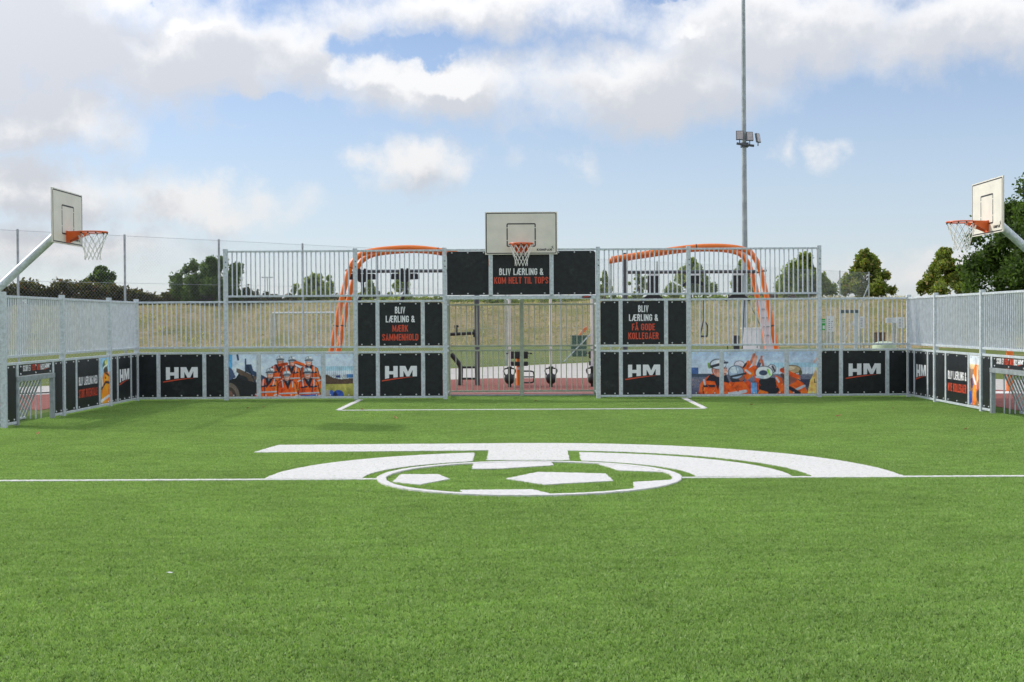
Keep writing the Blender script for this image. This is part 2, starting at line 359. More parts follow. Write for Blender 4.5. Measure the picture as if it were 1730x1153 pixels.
# ------------------------------------------------------------------ printed photographs, painted as coloured grids
def lin(c):
    c = np.asarray(c, float) / 255.0
    return np.where(c <= 0.04045, c / 12.92, ((c + 0.055) / 1.055) ** 2.4)
class Paint:
    def __init__(s, x0, x1, y0, y1, nx, ny):
        s.nx, s.ny = nx, ny
        xs = np.linspace(x0, x1, nx); ys = np.linspace(y0, y1, ny)
        s.X, s.Y = np.meshgrid(xs, ys); s.C = np.zeros((ny, nx, 3)); s.e = (x1 - x0) / nx
    def blend(s, mask, col): s.C += (np.asarray(col, float) - s.C) * mask[..., None]
    def rect(s, x0, x1, y0, y1, c): s.blend(((s.X >= x0) & (s.X < x1) & (s.Y >= y0) & (s.Y < y1)) * 1.0, c)
    def grad(s, y0, y1, c0, c1):
        t = np.clip((s.Y - y0) / (y1 - y0), 0, 1)[..., None]; m = ((s.Y >= y0) & (s.Y <= y1))[..., None]
        s.C = np.where(m, np.asarray(c0) * (1 - t) + np.asarray(c1) * t, s.C)
    def ell(s, cx, cy, rx, ry, c, ang=0.0, soft=1.0):
        a = math.radians(ang); dx, dy = s.X - cx, s.Y - cy
        u, v = dx * math.cos(a) + dy * math.sin(a), -dx * math.sin(a) + dy * math.cos(a)
        d = np.sqrt((u / rx) ** 2 + (v / ry) ** 2); s.blend(np.clip((1 - d) * min(rx, ry) / (s.e * soft) + .5, 0, 1), c)
    def poly(s, pts, c):
        px, py = s.X, s.Y; ins = np.zeros(px.shape, bool); n = len(pts)
        for i in range(n):
            (xa, ya), (xb, yb) = pts[i], pts[(i + 1) % n]
            if ya == yb: continue
            ins ^= ((ya > py) != (yb > py)) & (px < (xb - xa) * (py - ya) / (yb - ya) + xa)
        s.blend(ins * 1.0, c)
    def line(s, x0, y0, x1, y1, w, c):
        dx, dy = x1 - x0, y1 - y0; L2 = dx * dx + dy * dy + 1e-9
        t = np.clip(((s.X - x0) * dx + (s.Y - y0) * dy) / L2, 0, 1)
        d = np.hypot(s.X - x0 - t * dx, s.Y - y0 - t * dy); s.blend(np.clip((w / 2 - d) / s.e + .5, 0, 1), c)
    def speckle(s, x0, x1, y0, y1, amt, c, p):
        r = np.random.rand(*s.X.shape); m = (s.X >= x0) & (s.X < x1) & (s.Y >= y0) & (s.Y < y1) & (r < p); s.blend(m * amt, c)
    def finish(s, n=7):
        sh = np.zeros(s.C.shape[:2])                                # folds and grain of a photograph
        for cell, amp in ((4, .09), (9, .11), (20, .07)):
            q = np.random.randn(s.ny // cell + 3, s.nx // cell + 3); yy = np.linspace(0, s.ny / cell, s.ny); xx = np.linspace(0, s.nx / cell, s.nx); iy, ix = yy.astype(int), xx.astype(int); fy, fx = (yy - iy)[:, None], (xx - ix)[None]
            sh += amp * ((q[iy][:, ix] * (1 - fx) + q[iy][:, ix + 1] * fx) * (1 - fy) + (q[iy + 1][:, ix] * (1 - fx) + q[iy + 1][:, ix + 1] * fx) * fy)
        sat = (s.C.max(2) - s.C.min(2)) / (s.C.max(2) + 1); s.C = s.C * (1 + sh * np.clip(.25 + sat, 0, 1))[..., None]
        g = s.C.mean(2, keepdims=True); s.C = np.clip((g + (s.C - g) * 1.15) * 1.08 + np.random.normal(0, n, s.C.shape[:2])[..., None], 0, 255); return lin(s.C)
OR, OR2, NV, SIL, SKIN, HEL = (232, 98, 34), (196, 72, 24), (30, 32, 48), (196, 198, 204), (196, 138, 116), (206, 212, 216)
def worker(p, cx, hy, s, lean=0.0, navy=True, blue=False, vest=False, tilt=0.0, goggles=(60, 66, 76), seed=0):
    rg = random.Random(seed * 13 + int(cx)); sh = hy + 1.0 * s; wl, wr = rg.uniform(1.1, 1.35), rg.uniform(1.1, 1.35)
    T = lambda x, y: (cx + x * s + tilt * (y * s + sh - hy), sh + y * s)
    poly = lambda pts, c: p.poly([T(*q) for q in pts], c)
    line = lambda x0, y0, x1, y1, w, c: p.line(*T(x0, y0), *T(x1, y1), w * s, c)
    poly([(-wl - .12, .2), (-.55, -.34), (.55, -.34), (wr + .12, .2), (1.9, 3.6), (-1.85, 3.6)], (120, 48, 30))
    poly([(-wl, .25), (-.5, -.2), (.5, -.2), (wr, .25), (1.75, 3.6), (-1.7, 3.6)], OR)
    poly([(-wl, .25), (-.5, -.2), (-.35, .9), (-.6, 1.9), (-.4, 3.6), (-1.7, 3.6)], (206, 80, 28)); poly([(wr - .25, .5), (wr, .25), (1.75, 3.6), (1.2, 3.6)], (244, 124, 56))
    for k in range(7): x, y = rg.uniform(-1.2, 1.2), rg.uniform(.4, 3.0); line(x, y, x + rg.uniform(-.35, .35), y + rg.uniform(.2, .5), .07, rg.choice([OR2, (248, 140, 72), (170, 62, 24)]))
    line(-.9, 1.2, -1.05, 3.2, .1, (150, 56, 26)); line(.95, 1.2, 1.1, 3.2, .1, (150, 56, 26))
    poly([(-.6, -.25), (.6, -.25), (.32, .5), (lean * .3, 1.25), (-.3, .5)], NV); poly([(-.16, -.2), (.16, -.2), (0, .25)], (120, 128, 140))
    if navy: line(-1.0, 1.05, -.25, .92, .24, NV); line(.35, .95, 1.05, .9, .24, NV); line(lean, .6, lean * .5, 2.4, .12, NV)
    line(-.8, -.05, -.72, .85, .17, SIL); line(.8, -.05, .72, .85, .17, SIL); line(-1.25, 1.9, 1.3, 1.8, .2, SIL); line(-1.25, 2.0, 1.3, 1.9, .06, (130, 132, 140))
    if vest: line(-1.1, 2.55, 1.15, 2.5, .2, SIL)
    line(-1.5, 2.2, -1.1, 2.35, .22, SIL); line(1.1, 2.35, 1.55, 2.2, .22, SIL)
    if blue: poly([(-1.2, 2.2), (1.2, 2.0), (1.25, 3.4), (-1.25, 3.4)], (42, 62, 118)); poly([(-1.2, 2.2), (1.2, 2.0), (1.2, 2.3), (-1.2, 2.5)], (86, 108, 164))
    hx = cx + rg.uniform(-.12, .12) * s; sk = rg.choice([(196, 138, 116), (178, 118, 98), (206, 150, 130)])
    p.ell(hx, hy + .22 * s, .52 * s, .68 * s, (64, 42, 38)); p.ell(hx, hy + .24 * s, .45 * s, .61 * s, sk); p.ell(hx + .13 * s, hy + .26 * s, .27 * s, .44 * s, tuple(min(255, v + 26) for v in sk))
    p.line(hx - .24 * s, hy + .10 * s, hx - .06 * s, hy + .10 * s, .12 * s, (70, 46, 42)); p.line(hx + .08 * s, hy + .10 * s, hx + .26 * s, hy + .10 * s, .12 * s, (70, 46, 42)); p.line(hx + .02 * s, hy + .15 * s, hx + .04 * s, hy + .32 * s, .08 * s, (150, 96, 82))
    p.line(hx - .15 * s, hy + .50 * s, hx + .17 * s, hy + .49 * s, .10 * s, (240, 222, 214)); p.line(hx - .16 * s, hy + .57 * s, hx + .16 * s, hy + .57 * s, .05 * s, (140, 70, 66))
    p.ell(hx, hy - .32 * s, .60 * s, .48 * s, (164, 172, 180)); p.ell(hx + .08 * s, hy - .38 * s, .48 * s, .38 * s, HEL); p.ell(hx + .2 * s, hy - .5 * s, .24 * s, .18 * s, (244, 246, 248))
    p.line(hx - .58 * s, hy - .08 * s, hx + .58 * s, hy - .12 * s, .17 * s, goggles); p.line(hx - .3 * s, hy - .26 * s, hx + .36 * s, hy - .30 * s, .12 * s, tuple(v + 40 for v in goggles)); p.line(hx - .12 * s, hy - .74 * s, hx + .06 * s, hy - .3 * s, .10 * s, (104, 112, 120))
def paint_team():
    p = Paint(62, 1635, 655, 95, 300, 108)
    p.grad(95, 480, (198, 212, 226), (222, 228, 232)); p.grad(480, 655, (176, 168, 96), (150, 150, 74))
    for x in range(1120, 1635, 26): p.line(x, 262, x, 420, 5, (150, 184, 196))
    p.blend(((p.X > 1130) & (p.Y > 258) & (p.Y < 320)) * .35, (120, 182, 200)); p.rect(1550, 1635, 366, 412, (70, 118, 168)); p.rect(1410, 1470, 380, 410, (60, 78, 130)); p.rect(1480, 1530, 392, 430, (206, 214, 212))
    p.poly([(1170, 400), (1290, 368), (1380, 415), (1480, 432), (1635, 420), (1635, 492), (1170, 498)], (92, 72, 58)); p.speckle(1170, 1635, 370, 495, .5, (48, 38, 32), .3)
    p.poly([(62, 430), (150, 410), (190, 345), (250, 335), (330, 395), (430, 480), (530, 640), (530, 655), (62, 655)], (30, 31, 34)); p.poly([(62, 100), (106, 100), (106, 250), (84, 380), (62, 400)], (104, 172, 212))
    p.poly([(62, 260), (110, 300), (150, 400), (62, 440)], (70, 84, 110)); p.poly([(160, 280), (200, 290), (420, 400), (400, 470), (300, 440), (160, 330)], (96, 80, 68)); p.ell(250, 410, 60, 28, (40, 42, 48), 25)
    p.line(276, 160, 276, 330, 16, (46, 56, 80)); p.poly([(272, 230), (350, 226), (372, 310), (530, 400), (510, 470), (420, 400), (280, 325)], (50, 66, 92)); p.line(300, 250, 400, 480, 14, (34, 46, 62)); p.line(172, 100, 182, 165, 24, (44, 52, 78))
    p.ell(58, 660, 140, 190, (124, 114, 102)); p.ell(58, 665, 96, 140, (70, 58, 52)); p.ell(58, 668, 60, 96, (126, 96, 84)); p.speckle(62, 200, 470, 655, .4, (60, 54, 50), .3)
    for cx, hy, tl in ((700, 176, -.10), (1066, 186, .10), (852, 188, -.03)): worker(p, cx, hy, 80, .5, tilt=tl, seed=2)
    p.line(905, 205, 1000, 240, 44, OR); p.line(910, 222, 1000, 256, 9, NV); p.line(690, 240, 790, 225, 40, (206, 80, 28)); worker(p, 580, 345, 88, -.5, tilt=-.16, seed=5); worker(p, 1058, 350, 92, .6, blue=True, tilt=.05, seed=6); worker(p, 800, 380, 82, .1, vest=True, navy=False, tilt=.02, seed=7)
    p.ell(1350, 640, 34, 66, (60, 96, 170)); p.ell(1440, 640, 70, 66, (48, 76, 144)); p.ell(1400, 646, 26, 46, (24, 34, 66)); p.rect(1230, 1330, 575, 655, (168, 160, 150))
    return p.finish()
def paint_highfive():
    p = Paint(65, 1640, 645, 95, 300, 108)
    p.grad(95, 390, (180, 198, 218), (214, 222, 232)); p.grad(390, 645, (120, 124, 140), (84, 88, 112)); p.speckle(65, 1640, 380, 645, .5, (60, 60, 74), .25); p.speckle(65, 480, 440, 560, .6, (196, 170, 150), .2)
    p.rect(65, 150, 300, 395, (78, 108, 160)); p.rect(65, 500, 378, 420, (66, 78, 96)); p.blend(((p.X > 1050) & (p.Y > 240) & (p.Y < 300)) * .4, (130, 190, 205))
    for x in range(1060, 1640, 48): p.line(x, 245, x, 395, 5, (150, 178, 194))
    p.rect(1400, 1640, 455, 560, (56, 56, 78)); p.poly([(1640, 290), (1600, 390), (1555, 470), (1520, 645), (1640, 645)], (236, 192, 116)); p.line(1605, 240, 1640, 190, 26, (214, 180, 168)); p.line(1612, 455, 1612, 500, 9, (40, 34, 30)); p.line(1612, 500, 1630, 498, 9, (40, 34, 30))
    p.poly([(150, 645), (180, 500), (250, 430), (340, 370), (480, 380), (530, 470), (520, 645)], OR); p.poly([(250, 470), (300, 390), (500, 390), (540, 500), (430, 480), (400, 600), (360, 480)], NV); p.line(225, 540, 350, 540, 30, NV); p.line(222, 460, 235, 520, 24, SIL); p.line(210, 560, 215, 645, 14, NV)
    p.ell(412, 325, 92, 100, (96, 62, 54)); p.ell(415, 330, 84, 92, (200, 148, 130)); p.ell(470, 345, 40, 60, (222, 174, 156)); p.line(470, 310, 500, 312, 14, (80, 52, 46)); p.line(488, 320, 512, 352, 22, (206, 150, 132)); p.line(470, 384, 498, 380, 12, (130, 70, 66)); p.ell(372, 350, 20, 30, (172, 112, 98)); p.ell(400, 255, 104, 70, (84, 90, 102)); p.ell(404, 258, 94, 60, (214, 220, 228)); p.ell(430, 235, 50, 28, (246, 248, 250)); p.line(310, 290, 450, 250, 34, (46, 50, 60)); p.line(440, 240, 515, 236, 24, (60, 64, 78)); p.line(282, 250, 292, 300, 26, (110, 140, 60))
    p.ell(665, 262, 68, 50, (96, 92, 104)); p.ell(665, 262, 60, 43, (222, 216, 224)); p.ell(672, 318, 50, 34, (176, 112, 96))
    p.poly([(690, 330), (770, 205), (830, 245), (740, 370)], OR); p.line(716, 300, 750, 250, 22, NV); p.poly([(720, 420), (730, 350), (860, 262), (905, 300), (860, 390), (760, 470)], OR); p.line(745, 335, 800, 380, 26, SIL); p.poly([(845, 330), (905, 330), (925, 600), (870, 590)], OR2)
    p.line(810, 240, 850, 130, 34, (190, 118, 96)); p.line(850, 262, 875, 165, 40, (214, 156, 136)); p.line(900, 290, 930, 215, 44, (74, 80, 100)); p.line(930, 230, 945, 160, 26, (194, 126, 104)); p.line(965, 280, 950, 210, 26, (176, 106, 84))
    p.poly([(700, 560), (760, 460), (830, 520), (830, 645), (700, 645)], OR2); p.rect(810, 885, 500, 645, (120, 170, 220))
    p.poly([(480, 645), (510, 520), (570, 470), (720, 480), (800, 600), (790, 645)], OR); p.line(545, 645, 740, 610, 44, SIL); p.poly([(545, 440), (735, 420), (720, 480), (570, 495)], (44, 46, 54)); p.ell(690, 430, 40, 46, (172, 104, 84)); p.ell(622, 362, 100, 90, (70, 78, 92)); p.ell(622, 362, 92, 82, (168, 184, 202)); p.ell(600, 335, 56, 44, (214, 224, 232)); p.line(620, 285, 650, 400, 8, (120, 134, 152)); p.line(560, 420, 740, 380, 26, (50, 54, 62))
    p.poly([(910, 645), (910, 470), (1000, 430), (1110, 440), (1180, 560), (1150, 645)], (28, 30, 40)); p.ell(1070, 320, 56, 58, (70, 66, 76)); p.ell(1070, 320, 50, 52, (206, 204, 210)); p.line(1080, 290, 1110, 350, 24, (64, 60, 66)); p.poly([(1110, 400), (1190, 440), (1240, 560), (1200, 645), (1130, 530)], OR); p.line(1130, 440, 1160, 490, 24, SIL)
    p.ell(975, 370, 116, 88, (66, 76, 76)); p.ell(975, 370, 106, 80, (222, 228, 226)); p.ell(950, 325, 60, 30, (246, 250, 250)); p.ell(965, 372, 52, 34, (60, 72, 92)); p.line(1020, 330, 1050, 400, 20, (150, 214, 60)); p.line(880, 425, 960, 430, 30, (190, 200, 208)); p.poly([(885, 645), (920, 590), (1020, 620), (1030, 645)], (240, 120, 40))
    p.poly([(1130, 645), (1200, 560), (1290, 530), (1390, 460), (1470, 510), (1530, 645)], OR); p.line(1380, 590, 1480, 545, 34, SIL); p.line(1290, 570, 1410, 640, 48, NV); p.ell(1290, 440, 96, 76, (150, 96, 86)); p.ell(1320, 330, 118, 58, (84, 70, 54)); p.ell(1320, 330, 110, 50, (190, 166, 130)); p.ell(1300, 312, 60, 24, (220, 204, 176)); p.line(1200, 340, 1400, 430, 56, (226, 90, 36)); p.ell(1430, 370, 22, 34, (84, 82, 50)); p.line(1200, 400, 1260, 470, 40, (86, 60, 60))
    rg = random.Random(4)
    for k in range(60):
        x, y = rg.uniform(170, 1500), rg.uniform(440, 640); i, j = np.unravel_index(np.argmin((p.X - x) ** 2 + (p.Y - y) ** 2), p.X.shape); c = p.C[i, j]
        if c[0] > 180 and c[2] < 70: p.line(x, y, x + rg.uniform(-40, 40), y + rg.uniform(15, 50), rg.uniform(5, 11), rg.choice([OR2, (250, 142, 78), (166, 60, 24)]))
    return p.finish()
def paint_back():
    p = Paint(0, 100, 150, 0, 40, 62); p.grad(0, 60, (150, 196, 228), (190, 214, 228)); p.grad(60, 150, (190, 190, 170), (120, 110, 90))
    p.ell(55, 26, 26, 18, (90, 110, 70)); p.line(35, 34, 80, 22, 8, (226, 230, 220)); p.ell(66, 14, 14, 9, (196, 196, 120)); p.ell(60, 44, 22, 14, (70, 60, 50))
    p.poly([(12, 150), (18, 78), (38, 50), (88, 46), (100, 60), (100, 150)], (240, 136, 36)); p.line(16, 100, 60, 80, 8, NV); p.line(60, 80, 100, 84, 8, NV); p.line(10, 140, 100, 126, 10, (214, 214, 216)); p.line(20, 62, 28, 90, 9, (214, 214, 216)); p.line(58, 50, 96, 60, 6, NV); p.ell(60, 66, 6, 4, (70, 40, 20))
    return p.finish()
def paint_digger():
    p = Paint(0, 100, 150, 0, 40, 62); p.grad(0, 26, (206, 214, 222), (222, 226, 228)); p.grad(26, 40, (226, 206, 160), (206, 176, 140)); p.grad(40, 150, (160, 130, 110), (150, 120, 90)); p.speckle(0, 100, 40, 150, .5, (90, 76, 70), .35)
    p.line(58, 6, 60, 30, 3, (80, 84, 96)); p.poly([(40, 40), (58, 22), (78, 34), (84, 70), (60, 92), (30, 80)], (240, 118, 40)); p.poly([(64, 30), (82, 34), (80, 70), (66, 80)], (244, 206, 170)); p.line(34, 62, 62, 92, 14, (226, 222, 234)); p.poly([(8, 72), (26, 66), (34, 96), (14, 100)], (54, 58, 92))
    p.poly([(30, 90), (60, 86), (62, 140), (40, 150), (26, 150)], (238, 128, 52)); p.poly([(62, 84), (80, 80), (84, 120), (66, 124)], (226, 92, 44)); p.poly([(0, 110), (22, 104), (26, 150), (0, 150)], (48, 74, 140)); p.ell(80, 118, 16, 18, (60, 58, 66))
    return p.finish()
def print_grid(parent, arr, u0, u1, x0, x1, z0, z1, y):
    ny, nx, _ = arr.shape; i0, i1 = int(u0 * (nx - 1)), int(u1 * (nx - 1)) + 1
    A = arr[:, i0:i1]; n = A.shape[1]
    xs = np.linspace(x0, x1, n); zs = np.linspace(z0, z1, ny)
    vs = [(x, y, z) for z in zs for x in xs]
    fs = [(j * n + i, j * n + i + 1, (j + 1) * n + i + 1, (j + 1) * n + i) for j in range(ny - 1) for i in range(n - 1)]
    b = MB().add(vs, fs, PHOTO); me = b.mesh('photo_print', PHOTO)
    a = me.attributes.new('print', 'FLOAT_COLOR', 'POINT'); c = np.ones((ny * n, 4)); c[:, :3] = A.reshape(-1, 3)
    a.data.foreach_set('color', c.ravel()); return link('photo_print', me, parent)

# ------------------------------------------------------------------ ground
HY = 28.0            # end wall of the court
HX = 7.84            # side walls
def sheet(name, pts, z, m, kind='structure', parent=None):
    n = len(pts); b = MB().add([(x, y, z) for x, y in pts], [tuple(range(n))], m)
    o = b.build(name, m, parent)
    if parent is None: o['kind'] = kind
    return o
def lawn_material():
    m = bpy.data.materials.new('lawn_grass'); m.use_nodes = True; N = NT(m.node_tree); b = N.n['Principled BSDF']
    b.inputs['Roughness'].default_value = 0.95; b.inputs['Specular IOR Level'].default_value = 0.1
    g = N.node('ShaderNodeNewGeometry'); n1 = N.noise(g.outputs['Position'], 0.35, 5, 0.6); n2 = N.noise(g.outputs['Position'], 9.0, 5, 0.7)
    c = N.mix(n2.outputs['Fac'], (0.085, 0.125, 0.030), (0.165, 0.190, 0.055)); c = N.mix(N.smooth(n1.outputs['Fac'], 0.52, 0.72), c, (0.24, 0.205, 0.085))
    N.put(b.inputs['Base Color'], c)
    bp = N.node('ShaderNodeBump'); bp.inputs['Strength'].default_value = 0.6; bp.inputs['Distance'].default_value = 0.05
    N.put(bp.inputs['Height'], n2.outputs['Fac']); N.put(b.inputs['Normal'], bp.outputs[0]); return m
def berm_material():
    m = bpy.data.materials.new('dry_grass_bank'); m.use_nodes = True; N = NT(m.node_tree); b = N.n['Principled BSDF']
    b.inputs['Roughness'].default_value = 0.95; b.inputs['Specular IOR Level'].default_value = 0.1
    g = N.node('ShaderNodeNewGeometry'); v = N.vmath('MULTIPLY', g.outputs['Position'], (1, 1, 2.2))
    n1 = N.noise(v, 0.45, 5, 0.65); n2 = N.noise(v, 4.5, 6, 0.75, 0.4)
    c = N.mix(N.smooth(n2.outputs['Fac'], 0.30, 0.70), (0.28, 0.22, 0.115), (0.49, 0.40, 0.23))
    c = N.mix(N.math('MULTIPLY', N.smooth(n1.outputs['Fac'], 0.44, 0.66), 0.85), c, (0.215, 0.23, 0.075))
    N.put(b.inputs['Base Color'], c)
    bp = N.node('ShaderNodeBump'); bp.inputs['Strength'].default_value = 0.9; bp.inputs['Distance'].default_value = 0.25
    N.put(bp.inputs['Height'], n2.outputs['Fac']); N.put(b.inputs['Normal'], bp.outputs[0]); return m
LAWN = lawn_material(); BERM = berm_material()
sheet('lawn', [(-900, -200), (900, -200), (900, 1500), (-900, 1500)], 0.0, LAWN)
FENCE0 = Vector((-12.9, 35.2)); FENCED = Vector((2.045, 2.40))       # first post in view and the step to the next
def fence_pt(k): return FENCE0 + FENCED * k
fa, fb = fence_pt(-4.5), fence_pt(9.5)
sheet('concrete_paving', [(-24, 24), (-13.5, 28.9), (-11, 30.9), (-1, 38.5), (3, 38.4), (9, 33.0), (11.5, 29.6), (16, 30.6), (14, 34), (10.2, 40), (fb.x, fb.y - 0.6), (fa.x, fa.y - 0.6)], 0.004, CONC)
sheet('red_rubber_paving', [(-13.5, 28.9), (-9.6, 25.7), (-8.9, 25.4), (-8.8, 29.6), (8.6, 29.6), (8.6, 23.6), (10.6, 23.7), (11.5, 29.6), (9, 33.0), (3, 38.4), (-1, 38.5), (-11, 30.9)], 0.008, REDT)
def strip(name, a, b, w, z, m, parent=None):
    a, b = Vector(a), Vector(b); t = (b - a).normalized(); n = Vector((-t.y, t.x)) * w / 2
    return sheet(name, [tuple(a - n), tuple(b - n), tuple(b + n), tuple(a + n)], z, m, parent=parent)
strip('painted_line', (-9.6, 25.7), (-13.5, 28.9), 0.12, 0.012, WHITEL); strip('painted_line', (-6, 30.4), (6.5, 30.9), 0.07, 0.012, WHITEL); strip('painted_line', (8.3, 29.9), (11.5, 29.6), 0.9, 0.012, WHITEL)
def build_berm():
    nx, ny = 260, 26; vs = []; fs = []
    prof = [(0, -0.05), (1.2, .12), (3, .75), (5, 1.55), (7, 2.3), (8.6, 2.75), (10, 2.93), (12, 3.0), (20, 3.05), (60, 2.9), (300, 2.6)]
    ds = [0, .6, 1.2, 1.8, 2.4, 3, 3.6, 4.2, 5, 5.6, 6.2, 6.8, 7.4, 8, 8.6, 9.2, 10, 11, 12, 14, 17, 20, 30, 60, 140, 300]
    for i in range(nx):
        x = -130 + 260 * i / (nx - 1)
        base = 87.5 - 13 * (1 / (1 + math.exp(-(x - 14) / 3.5))) + 0.8 * math.sin(x * .23) + .5 * math.sin(x * .61 + 1)
        hs = 1.0 + 0.05 * math.sin(x * .11 + 2) + 0.02 * math.sin(x * .37) - .06 * math.exp(-(x / 9) ** 2)
        for d in ds:
            z = np.interp(d, [p[0] for p in prof], [p[1] for p in prof]) * hs
            if 0.5 < d < 80: z += random.uniform(-.06, .06)
            vs.append((x + random.uniform(-.2, .2), base + d, z))
    n = len(ds)
    for i in range(nx - 1):
        for j in range(n - 1): fs.append((i * n + j, (i + 1) * n + j, (i + 1) * n + j + 1, i * n + j + 1))
    A = np.array(vs).reshape(nx, n, 3); N_ = 60000; r = np.random.rand; i = (r(N_) * 170 + 45).astype(int); j = (r(N_) ** .8 * 20).astype(int); t_, u_ = r(N_)[:, None], r(N_)[:, None]
    P = (A[i, j] * (1 - t_) + A[i + 1, j] * t_) * (1 - u_) + (A[i, j + 1] * (1 - t_) + A[i + 1, j + 1] * t_) * u_
    clump = np.sin(P[:, 0] * 1.7 + np.sin(P[:, 1] * 2.1)) + np.sin(P[:, 0] * .53 + P[:, 1] * .9) + np.random.normal(0, .6, N_)
    h = (.05 + .11 * r(N_)) * (1 + .45 * np.clip(clump, -1, 1.6)); an = r(N_) * 6.283; w = .03 + .05 * r(N_); ln = .8 * h[:, None] * np.random.normal(size=(N_, 2))
    V = np.zeros((N_, 3, 3)); V[:, 0] = P + np.stack([-np.cos(an) * w, -np.sin(an) * w, -.05 + 0 * w], 1); V[:, 1] = P + np.stack([np.cos(an) * w, np.sin(an) * w, -.05 + 0 * w], 1); V[:, 2] = P + np.concatenate([ln, h[:, None]], 1)
    me = bpy.data.meshes.new('dry_grass'); me.vertices.add(3 * N_); me.loops.add(3 * N_); me.polygons.add(N_); me.vertices.foreach_set('co', V.ravel()); me.loops.foreach_set('vertex_index', np.arange(3 * N_)); me.polygons.foreach_set('loop_start', np.arange(0, 3 * N_, 3)); me.update(calc_edges=True)
    me.materials.append(leaf_mat('dry_grass_blades', (0.21, 0.22, 0.09), (0.46, 0.385, 0.22), (0.58, 0.50, 0.35))); ta = me.attributes.new('tint', 'FLOAT', 'POINT'); ta.data.foreach_set('value', np.repeat(np.clip(.5 + .16 * clump + np.random.normal(0, .15, N_), 0, 1), 3))
    tag(link('dry_grass', me), 'straw coloured dry grass covering the bank', 'grass', kind='stuff')
    o = MB().add(vs, fs, BERM).build('grass_bank', BERM, None, True); o['kind'] = 'structure'
build_berm()
# court turf: base sheet, pile of blades and white yarn markings
def turf_material(name, blade):
    m = bpy.data.materials.new(name); m.use_nodes = True; N = NT(m.node_tree); b = N.n['Principled BSDF']
    b.inputs['Roughness'].default_value = 0.5; b.inputs['Specular IOR Level'].default_value = 0.4
    g = N.node('ShaderNodeNewGeometry'); P = g.outputs['Position']
    n1 = N.noise(P, 0.5, 4, 0.6); n2 = N.noise(N.vmath('MULTIPLY', P, (0.38, 1.0, 1)), 5.5, 4, 0.68)
    if not blade: b.inputs['Specular IOR Level'].default_value = 0.03; b.inputs['Roughness'].default_value = 0.95
    if blade:
        a = N.node('ShaderNodeAttribute'); a.attribute_name = 'tint'
        c = N.ramp(a.outputs['Fac'], [(0.0, (0.13, 0.25, 0.050)), (0.55, (0.30, 0.465, 0.122)), (1.0, (0.50, 0.61, 0.27))])
    else:
        n3 = N.noise(P, 70, 3, 0.7); c = N.ramp(n3.outputs['Fac'], [(0.3, (0.045, 0.085, 0.018)), (0.7, (0.095, 0.16, 0.035))])
    k = N.math('MULTIPLY', N.math('MULTIPLY_ADD', n1.outputs['Fac'], 0.5, 0.75), N.math('MULTIPLY_ADD', n2.outputs['Fac'], 0.75, 0.62))
    kk = N.node('ShaderNodeCombineXYZ')
    for i in range(3): N.put(kk.inputs[i], k)
    c = N.mix(1.0, c, kk.outputs[0], 'MULTIPLY'); N.put(b.inputs['Base Color'], c)
    if blade:
        tr = N.node('ShaderNodeBsdfTranslucent'); N.put(tr.inputs[0], N.mix(1.0, c, (1.15, 1.2, 0.7), 'MULTIPLY'))
        mx = N.node('ShaderNodeMixShader'); mx.inputs[0].default_value = 0.40
        N.l.new(b.outputs[0], mx.inputs[1]); N.l.new(tr.outputs[0], mx.inputs[2]); N.l.new(mx.outputs[0], N.n['Material Output'].inputs[0])
    return m
TURF = turf_material('turf_base', False); BLADE = turf_material('turf_yarn', True)
CX0, CX1, CY0, CY1 = -8.5, 8.5, -2.0, 29.55
turf = sheet('artificial_turf', [(CX0, CY0), (CX1, CY0), (CX1, CY1), (CX0, CY1)], 0.016, TURF)
